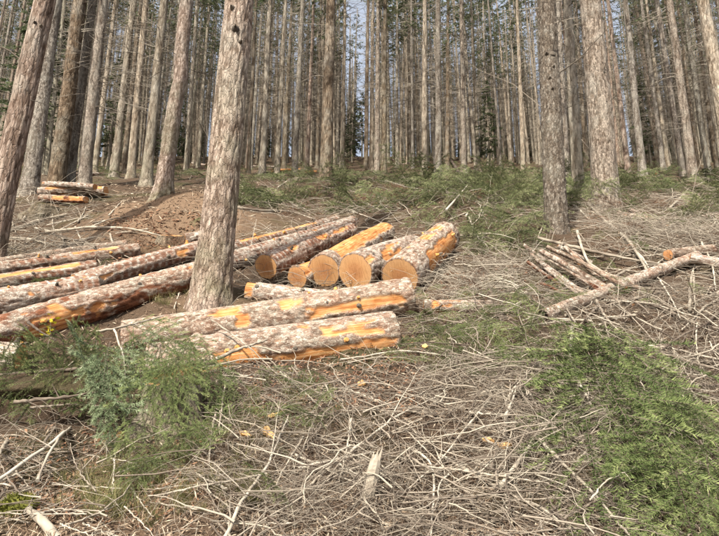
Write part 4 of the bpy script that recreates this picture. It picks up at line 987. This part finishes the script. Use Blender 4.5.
LB = [((96, 336), (108, 452), 3.75, 3.0, 1, 'bluish green bough hanging over the dark hollow', .1), ((130, 335), (150, 412), 3.8, 3.3, 1, 'second bluish bough hanging before the grey stump', -.2),
      ((50, 345), (14, 392), 3.9, 3.3, 0, 'dark bough drooping at the left of the hollow', .2), ((165, 332), (226, 384), 4.0, 3.7, 0, 'dark green spray below the whitish log', .1),
      ((112, 338), (20, 352), 3.95, 3.6, 0, 'flat dark bough along the left above the hollow', 0.), ((150, 338), (75, 362), 3.9, 3.5, 0, 'bough lying leftward over the hollow', .3),
      ((160, 345), (170, 420), 3.45, 3.05, 0, 'limp bough hanging down over the grey stump', -.1), ((205, 352), (212, 440), 3.75, 3.35, 0, 'limp pale bough right of the grey stump', .2),
      ((140, 368), (152, 470), 3.35, 2.85, 0, 'thin drooping bough below the stump', .1), ((120, 322), (195, 342), 4.2, 4.05, 0, 'low bough between whitish log and stump', .1),
      ((15, 335), (-30, 405), 4.0, 3.3, 0, 'bough at the left edge by the white log stub', .0), ((84, 338), (66, 378), 3.85, 3.4, 0, 'thin spray hanging over the lip of the hollow', .3),
      ((104, 352), (120, 440), 3.4, 3.0, 1, 'short bluish spray in front of the hanging bluish bough', -.2), ((60, 338), (82, 376), 3.9, 3.4, 0, 'dark spray hanging right over the lip of the hollow', -.1),
      ((30, 335), (66, 368), 3.95, 3.5, 0, 'dense dark spray between the white log stub and hollow', .1), ((40, 350), (8, 392), 3.7, 3.25, 0, 'dark spray covering the end of the white log stub', .1),
      ((196, 342), (150, 380), 3.5, 3.25, 0, 'dark spray lying over the top of the grey stump', 0.), ((172, 352), (200, 420), 3.4, 3.05, 0, 'green spray draped right over the grey stump', .2),
      ((180, 356), (140, 402), 3.35, 3.1, 0, 'green spray draped left over the grey stump', -.2),
      ((118, 352), (40, 366), 3.75, 3.5, 0, 'dark bough in the roof of the hollow, upper layer', .1), ((112, 366), (28, 378), 3.6, 3.4, 0, 'dark bough in the roof of the hollow, middle layer', -.1), ((108, 378), (36, 386), 3.5, 3.35, 0, 'dark bough along the very lip of the hollow', .0),  # boughs added as a roof to throw shade into the hollow
      ((-5, 362), (60, 374), 3.7, 3.5, 0, 'dark bough in the roof of the hollow pointing right', .1), ((-8, 380), (52, 388), 3.5, 3.4, 0, 'dark bough on the left lip of the hollow', 0.), ((90, 345), (48, 384), 4.0, 3.6, 0, 'dark bough slanting over the middle of the hollow', .2), ((70, 350), (105, 384), 4.0, 3.6, 0, 'dark bough slanting over the right of the hollow', -.2),  # more boughs added to keep the hollow in shade
      ((140, 338), (200, 372), 3.8, 3.4, 0, 'dense dark spray left of the thin greenish stem', .2), ((120, 345), (165, 398), 3.6, 3.2, 0, 'dense spray between the bluish boughs and stump', -.1), ((205, 345), (228, 400), 3.8, 3.4, 0, 'spray hanging at the right side of the stump', .1), ((190, 338), (165, 395), 3.6, 3.15, 0, 'dark spray hanging over the stump top', .3), ((60, 338), (130, 350), 3.85, 3.6, 0, 'flat spray pointing right above the bluish bough', .1), ((110, 342), (96, 425), 3.45, 3.0, 1, 'outer bluish frond of the hanging bough', .4), ((45, 342), (-5, 372), 3.8, 3.5, 0, 'dark spray beneath the yellow sprig', -.1),
      ((215, 352), (182, 372), 3.95, 3.75, 0, 'tuft of green under the front log left end', 0.)]
for i, (a, b, ya, yb, bl, lab, ro) in enumerate(LB): bough_obj(a, b, ya, yb, (B_BLUE[i % 2] if bl else B_NEAR[i % 4]), lab, ro, 'boughs hanging at left')

# uncountable green brash: geometry-node scatter
def scatter(name, label, protos, pts, eul, scl, idx, kind='stuff'):
    col = bpy.data.collections.new(name + '_sources')
    for i, me in enumerate(protos):
        o = bpy.data.objects.new('%s_source_%02d' % (name, i), me); col.objects.link(o)
    me = bpy.data.meshes.new(name); me.vertices.add(len(pts)); me.vertices.foreach_set('co', np.asarray(pts, np.float32).ravel())
    a = me.attributes.new('rot', 'FLOAT_VECTOR', 'POINT'); a.data.foreach_set('vector', np.asarray(eul, np.float32).ravel())
    a = me.attributes.new('scl', 'FLOAT', 'POINT'); a.data.foreach_set('value', np.asarray(scl, np.float32))
    a = me.attributes.new('idx', 'INT', 'POINT'); a.data.foreach_set('value', np.asarray(idx, np.int32))
    o = link(name, me); tag(o, label, 'foliage', kind=kind)
    ng = bpy.data.node_groups.new(name + '_scatter', 'GeometryNodeTree')
    ng.interface.new_socket('Geometry', in_out='INPUT', socket_type='NodeSocketGeometry'); ng.interface.new_socket('Geometry', in_out='OUTPUT', socket_type='NodeSocketGeometry')
    gi = ng.nodes.new('NodeGroupInput'); go = ng.nodes.new('NodeGroupOutput'); iop = ng.nodes.new('GeometryNodeInstanceOnPoints'); ci = ng.nodes.new('GeometryNodeCollectionInfo')
    ci.inputs['Collection'].default_value = col; ci.inputs['Separate Children'].default_value = True; ci.inputs['Reset Children'].default_value = True
    iop.inputs['Pick Instance'].default_value = True
    def na(n, t):
        x = ng.nodes.new('GeometryNodeInputNamedAttribute'); x.data_type = t; x.inputs['Name'].default_value = n; return x.outputs['Attribute']
    e2r = ng.nodes.new('FunctionNodeEulerToRotation'); L = ng.links.new
    L(gi.outputs[0], iop.inputs['Points']); L(ci.outputs[0], iop.inputs['Instance']); L(na('idx', 'INT'), iop.inputs['Instance Index'])
    L(na('rot', 'FLOAT_VECTOR'), e2r.inputs[0]); L(e2r.outputs[0], iop.inputs['Rotation']); L(na('scl', 'FLOAT'), iop.inputs['Scale']); L(iop.outputs[0], go.inputs[0])
    md = o.modifiers.new('scatter', 'NODES'); md.node_group = ng
    return o
def ground_scatter(name, label, protos, n, rects, seed, sr, hr=(0.0, .08), tilt=.3, dens=.0):
    rg = np.random.default_rng(seed); x, y = ground_samples(n, rects, rg)
    if dens:
        k = fbm(x * .9 + seed, y * .9, 4., 3) > rg.uniform(dens - .12, dens + .12, len(x)); x, y = x[k], y[k]
    z = G(x, y); pts, eu = [], []
    for i in range(len(x)):
        nn = normal_at(x[i], y[i]) + rg.normal(0, tilt, 3) * np.array([1, 1, .3]); a = rg.uniform(0, 2 * math.pi)
        eu.append(frame((0, 0, 0), nn, (math.cos(a), math.sin(a), 0)).to_euler()); pts.append((x[i], y[i], z[i] + rg.uniform(*hr)))
    sc = rg.uniform(*sr, len(x)) * np.clip(y / 7, .75, 1.6)
    return scatter(name, label, protos, pts, eu, sc, rg.integers(0, len(protos), len(x)))
def joined(pair, name):
    """stem and needles of one spray as one mesh for the scatter"""
    A = Acc()
    for j, me in enumerate(pair):
        V = np.empty(len(me.vertices) * 3, np.float32); me.vertices.foreach_get('co', V); li = np.empty(len(me.loops), np.int32); me.loops.foreach_get('vertex_index', li)
        t = np.empty(len(me.vertices), np.float32); me.attributes['tint'].data.foreach_get('value', t)
        if j == 0: A.add(V, li.reshape(-1, 4), None, t, 0)
        else: A.add(V, None, li.reshape(-1, 3), t, 1)
    return A.mesh(name, [M_TWIG, pair[1].materials[0]], smooth=False)
J_MID = [joined(p, 'brash_spray') for p in B_MID]; J_NEAR = [joined(p, 'near_spray') for p in B_NEAR]; J_RUST = [joined(p, 'brown_spray') for p in B_RUST]
ground_scatter('green_brash', 'green conifer brash covering the slope behind the logs', J_MID, 1350,
               [(235, 180, 440, 222, 3), (430, 178, 565, 236, 4.0), (225, 210, 250, 245, .3), (448, 225, 515, 300, 1.4), (610, 188, 730, 235, 1.6), (230, 170, 560, 190, 1.6), (-40, 160, 40, 180, .5), (100, 160, 230, 178, .8), (560, 172, 760, 192, 1.2)],
               71, (.4, .9), (0, .22), .65, dens=.52)
ground_scatter('undergrowth', 'low green undergrowth and brash on the forest floor up the slope', J_MID, 620, [(-60, 157, 230, 182, 2), (230, 157, 560, 184, 3), (560, 160, 780, 194, 2.4)], 75, (.35, .8), (0, .15), .5)
ground_scatter('front_brash', 'sparse green sprays among the twigs in front', J_NEAR, 210,
               [(425, 308, 570, 385, 5.0), (230, 380, 330, 450, .7), (100, 400, 250, 500, 1.3), (410, 335, 470, 380, .7), (640, 410, 760, 540, 1.2), (560, 240, 700, 330, 1.0), (20, 395, 60, 440, .4), (40, 275, 130, 300, .4)],
               72, (.25, .55), (.04, .16), .5)
ground_scatter('browned_brash', 'rust brown dead needle sprays on the slope', J_RUST, 150,
               [(120, 240, 165, 258, .8), (345, 195, 420, 215, 1.5), (400, 195, 480, 225, 1.8), (440, 275, 520, 305, .8), (60, 360, 130, 400, .5), (470, 175, 500, 195, .6), (240, 185, 560, 250, 2.5), (570, 200, 720, 260, 1.5), (420, 310, 470, 330, .4)],
               73, (.3, .7), (0, .10), .5)

# ------------------------------------------------------------------ grass tufts, moss, yellow leaves, chips, splinter
def tuft(seed, n=60, h=.16):
    rg = np.random.default_rng(seed); a = rg.uniform(0, 2 * math.pi, n); t = np.linspace(0, 1, 4); ln = h * rg.uniform(.5, 1.3, n); ou = rg.uniform(.15, .9, n)
    b = np.stack([rg.normal(0, .03, n), rg.normal(0, .03, n), np.zeros(n)], -1)
    d = np.stack([np.cos(a), np.sin(a), np.zeros(n)], -1)
    P = b[:, None] + d[:, None] * (ln * ou)[:, None, None] * (t ** 1.6)[None, :, None] + np.array([0, 0, 1.]) * (ln[:, None] * (t - .35 * ou[:, None] * t ** 2.5))[:, :, None]
    w = np.stack([-np.sin(a), np.cos(a), np.zeros(n)], -1)[:, None] * (.0016 * (1 - t))[None, :, None]
    V = np.stack([P - w, P + w], 2).reshape(-1, 3); i = np.arange(n * 8).reshape(n, 4, 2)
    Q = np.stack([i[:, :-1, 0], i[:, :-1, 1], i[:, 1:, 1], i[:, 1:, 0]], -1).reshape(-1, 4)
    return mk_mesh('tuft', V, Q, None, False, [M_GRASS], np.repeat(rg.uniform(0, 1, n), 8))
ground_scatter('grass_tufts', 'thin dry green grass on the bare soil in front', [tuft(1), tuft(2), tuft(3)], 190,
               [(110, 440, 260, 530, 4), (60, 470, 120, 530, 1), (240, 380, 330, 440, .8), (150, 290, 260, 320, .7), (480, 270, 540, 300, .5), (430, 320, 540, 370, 1)], 74, (.45, 1.0), (-.01, .01), .2)

def lump(name, c, rad, mat, seed, parent=None, k=20, flat=1.0):
    th = np.linspace(0, 2 * math.pi, k, endpoint=False); ph = np.linspace(.02, math.pi - .02, k // 2)
    Ph, Th = np.meshgrid(ph, th, indexing='ij'); D = np.stack([np.sin(Ph) * np.cos(Th), np.sin(Ph) * np.sin(Th), np.cos(Ph)], -1)
    R = 1 + .5 * (fbm(D[..., 0] * 2.4 + seed, D[..., 1] * 2.4, D[..., 2] * 2.4, 4) - .5)
    V = D * R[..., None] * np.array(rad) + np.array(c); i = np.arange(V[..., 0].size).reshape(k // 2, k)
    Q = np.stack([i[:-1], np.roll(i[:-1], -1, 1), np.roll(i[1:], -1, 1), i[1:]], -1).reshape(-1, 4)
    return link(name, mk_mesh(name, V, Q, None, True, [mat], np.clip(.5 + 1.6 * (fbm(V[..., 0] * 60, V[..., 1] * 60, V[..., 2] * 60, 2) - .5), 0, 1).ravel()), parent)

# mossy stub, bottom left
a, b = pg(24, 512) + np.array([0, 0, .02]), pg(52, 540) + np.array([0, 0, .02]); Ym = a[1]
e = empty('mossy_stub', loc=a); tag(e, 'pale branch stub with a mossy cap in the bottom left corner', 'branch')
t = np.linspace(0, 1, 10)[:, None]; P = (b - a) * (t * 1.15); P[:, 2] += .015 * np.sin(t[:, 0] * 3)
V, Q = tubes(P[None], np.full((1, 10), 3.6 * Ym / F), 12); V = V + (vnoise(V[:, 0] * 60, V[:, 1] * 60, V[:, 2] * 60)[:, None] - .5) * .012; link('stem', mk_mesh('stem', V, Q, None, True, [M_TWIG], np.clip(.65 + .9 * (fbm(V[:, 0] * 40, V[:, 1] * 40, V[:, 2] * 40, 3) - .5), 0, 1)), e)
mo = lump('moss_cap', (-.03, 0, .0), (.075, .06, .05), M_MOSS, 3, e)
rg = np.random.default_rng(5); n = 500; D = rg.normal(size=(n, 3)); D /= np.linalg.norm(D, axis=1, keepdims=True); D[:, 2] = np.abs(D[:, 2]); c = D * np.array([.072, .058, .05]) + np.array([-.03, 0, 0]); w = rg.normal(size=(n, 3)) * .003
V = np.stack([c - w, c + w, c + D * .018 + rg.normal(size=(n, 3)) * .006], 1).reshape(-1, 3)
tag(link('moss_fronds', mk_mesh('moss_fronds', V, None, np.arange(3 * n).reshape(-1, 3), False, [M_MOSS], np.repeat(rg.uniform(.2, 1, n), 3)), e), kind='stuff')

# upright pale splinter
a = pg(366, 503); b = pt(377, 455, a[1] - .02); e = empty('wood_splinter', loc=a); tag(e, 'upright pale grey splinter of wood standing in the tangle at bottom centre', 'splinter')
s = 14; t = np.linspace(-.15, 1, s); P = (b - a) * t[:, None]; r = np.interp(t, [-.2, .6, .9, 1], [.034, .032, .026, .012])
V, Q = tubes(P[None], r[None], 9); V[:, 1] *= .75; V += (vnoise(V[:, 0] * 90, V[:, 1] * 90, V[:, 2] * 8)[:, None] - .5) * .010
link('shaft', mk_mesh('shaft', V, Q, None, False, [M_TWIG], np.clip(.5 + .6 * (vnoise(V[:, 0] * 120, V[:, 1] * 120, V[:, 2] * 6) - .5), 0, 1)), e)
for j in range(3):
    o2 = np.array([.012 * (j - 1), 0, 0]); Pj = np.array([[(b - a) * .85 + o2, (b - a) * .98 + o2 * 1.3, (b - a) * (1.05 + .06 * j) + o2 * 1.5]])
    V, Q = tubes(Pj, np.array([[.011, .008, .001]]), 5); link('sliver', mk_mesh('sliver', V, Q, None, False, [M_TWIG], np.full(len(V), .7)), e)

CH = [((505, 452), 9, 'bright orange wood chip in the tangle right of centre', 0), ((488, 446), 5, 'small orange chip left of the bright one', 1), ((267, 438), 8, 'flat orange chip below the front log', 2),
      ((246, 440), 6, 'small orange chip left of the flat one', 3), ((362, 388), 5, 'upright orange chip under the front log end', 4), ((275, 420), 6, 'orange chip behind the flat one', 5), ((120, 442), 4, 'pale chip below the hanging bluish bough', 6), ((425, 350), 4, 'orange chip near the front log right end', 7)]
for (px, py), w, lab, sd_ in CH:
    p = pg(px, py); L = w * 2 * p[1] / F / 2; rg = np.random.default_rng(sd_)
    e = empty('wood_chip', mat=frame(p + np.array([0, 0, .03]), normal_at(p[0], p[1]) + rg.normal(0, .25, 3), (1, rg.normal() * .5, 0))); tag(e, lab, 'wood chip', 'orange wood chips')
    k = 9; a = np.arange(k) * 2 * math.pi / k; R = 1 + .35 * rg.normal(size=k).clip(-1, 1)
    top = np.stack([np.cos(a) * L * R, np.sin(a) * L * .5 * R, .012 + .008 * rg.normal(size=k)], -1); bot = top * np.array([.95, .9, 0]) + np.array([0, 0, -.008])
    V = np.concatenate([top, bot]); i = np.arange(k); Q = np.stack([i + k, (i + 1) % k + k, (i + 1) % k, i], -1)
    A = Acc(); A.add(V, Q, tint=np.clip(rg.uniform(.2, 1, 2 * k), 0, 1)); V2 = np.concatenate([top, [[0, 0, .016]]]); A.add(V2, None, np.stack([i, (i + 1) % k, np.full(k, k)], -1), tint=np.clip(rg.uniform(.3, 1, k + 1), 0, 1))
    link('slab', A.mesh('slab', [M_CHIP], smooth=False), e)

# yellow leaves left
c = pt(50, 325, 4.25); e = empty('yellow_sprig', loc=c); tag(e, 'small bright yellow leafy sprig against the left logs', 'plant')
rg = np.random.default_rng(77)
V, Q = tubes(np.array([[(0, 0, -.22), (.01, 0, -.1), (0, .01, 0), (-.01, 0, .09)]]), np.array([[.003, .003, .002, .001]]), 5); link('stem', mk_mesh('stem', V, Q, None, True, [M_TWIG], np.full(len(V), .4)), e)
for j in range(17):
    b = np.array([rg.normal(0, .02), rg.normal(0, .015), rg.uniform(-.10, .09)]); d = rg.normal(size=3); d[2] = abs(d[2]) * .5; d /= np.linalg.norm(d); w = np.cross(d, rg.normal(size=3)); w /= np.linalg.norm(w); L = rg.uniform(.025, .05)
    nrm = np.cross(d, w)
    V = np.array([b, b + d * L * .5 + w * L * .28 + nrm * .004, b + d * L, b + d * L * .5 - w * L * .28 + nrm * .004, b + d * L * .5 - nrm * .003])
    link('leaf', mk_mesh('leaf', V, None, np.array([(0, 1, 4), (1, 2, 4), (2, 3, 4), (3, 0, 4)]), True, [M_YELLOW], rg.uniform(0, 1, 5)), e)

# ------------------------------------------------------------------ the wood beyond the crest (reads as one mass)
def merge(name, meshes, mats):
    A = Acc()
    for me, mi0 in meshes:
        V = np.empty(len(me.vertices) * 3, np.float32); me.vertices.foreach_get('co', V); li = np.empty(len(me.loops), np.int32); me.loops.foreach_get('vertex_index', li)
        t = np.empty(len(me.vertices), np.float32); me.attributes['tint'].data.foreach_get('value', t); mi = np.empty(len(me.polygons), np.int32); me.polygons.foreach_get('material_index', mi)
        q = li.reshape(-1, 4); A.add(V, q, None, t, 0); A.mq[-1] = np.array(mi0)[mi]
    return A.mesh(name, mats, smooth=False)
FW = [merge('far_conifer', [(FAR_TRUNKS[i], [0]), (DEADS[i], [1]), (CROWNS[i % 5], [1, 2])], [M_TRUNK, M_DEAD, M_CROWN]) for i in range(3)]
FW += [merge('far_bare_conifer', [(FAR_TRUNKS[i], [0]), (DEADS[i], [1])], [M_TRUNK, M_DEAD]) for i in (3, 5)]
FW += [merge('far_spruce', [(CROWN_LOW[i], [1, 2])], [M_TRUNK, M_DEAD, M_CROWN]) for i in range(2)]
rg = np.random.default_rng(99); pts, eu, sc, ix = [], [], [], []
while len(pts) < 1500:
    near = len(pts) % 6 == 0
    Y = rg.uniform(50, 78) if near else rg.uniform(42, 96); px = rg.uniform(-140, 860)
    if 356 < px < 375 and not (near and Y > 58): continue
    if (201 < px < 213 or 456 < px < 462 or 628 < px < 638) and not near and len(pts) % 3: continue
    x = (px - CX) / F * Y * 1.06; pts.append((x, Y, float(G(x, Y)) - .1)); eu.append((rg.normal() * .02, rg.normal() * .02, rg.uniform(0, 6.28)))
    k = int(rg.integers(5, 7)) if near else int(rg.choice([0, 1, 2, 3, 4, 3, 4, 3, 4])); ix.append(k); sc.append((rg.uniform(.5, .95) if 340 < px < 385 else rg.uniform(.2, .5)) if near else rg.uniform(.6, .95))
scatter('distant_wood', 'distant conifer wood beyond the top of the slope', FW, pts, eu, sc, ix)

# ------------------------------------------------------------------ dark sticks roofing the hollow at left
for i, (q, w, Y, ti, lab) in enumerate([([(14, 402), (60, 398), (112, 390)], 4.0, [3.3, 3.28, 3.3], .05, 'dark rotten stick along the upper lip of the hollow'), ([(5, 390), (60, 388), (120, 380)], 5.0, [3.45, 3.45, 3.5], .1, 'thick dark stick just above the hollow'),
                                        ([(30, 408), (70, 404), (104, 406)], 2.4, [3.35, 3.35, 3.4], .4, 'thin grey stick across the mouth of the hollow'), ([(0, 376), (60, 370), (130, 366)], 5.0, [3.6, 3.6, 3.65], .1, 'dark stick buried in the boughs over the hollow')]):
    branch(q, w, lab, ti, seed=90 + i, twigs=3, Y=Y, group='sticks over the hollow')

# soil slab added over the hollow to shade it, parented to the ground
lp = pt(62, 382, 3.72); gr_ = bpy.data.objects['ground']
lip = lump('shade_lip', (0, 0, 0), (.56, .36, .085), M_GROUND, 4, gr_, k=40); lip.location = Vector(lp); lip.rotation_euler = (.18, 0, .05)
lip.data.attributes.remove(lip.data.attributes['tint'])
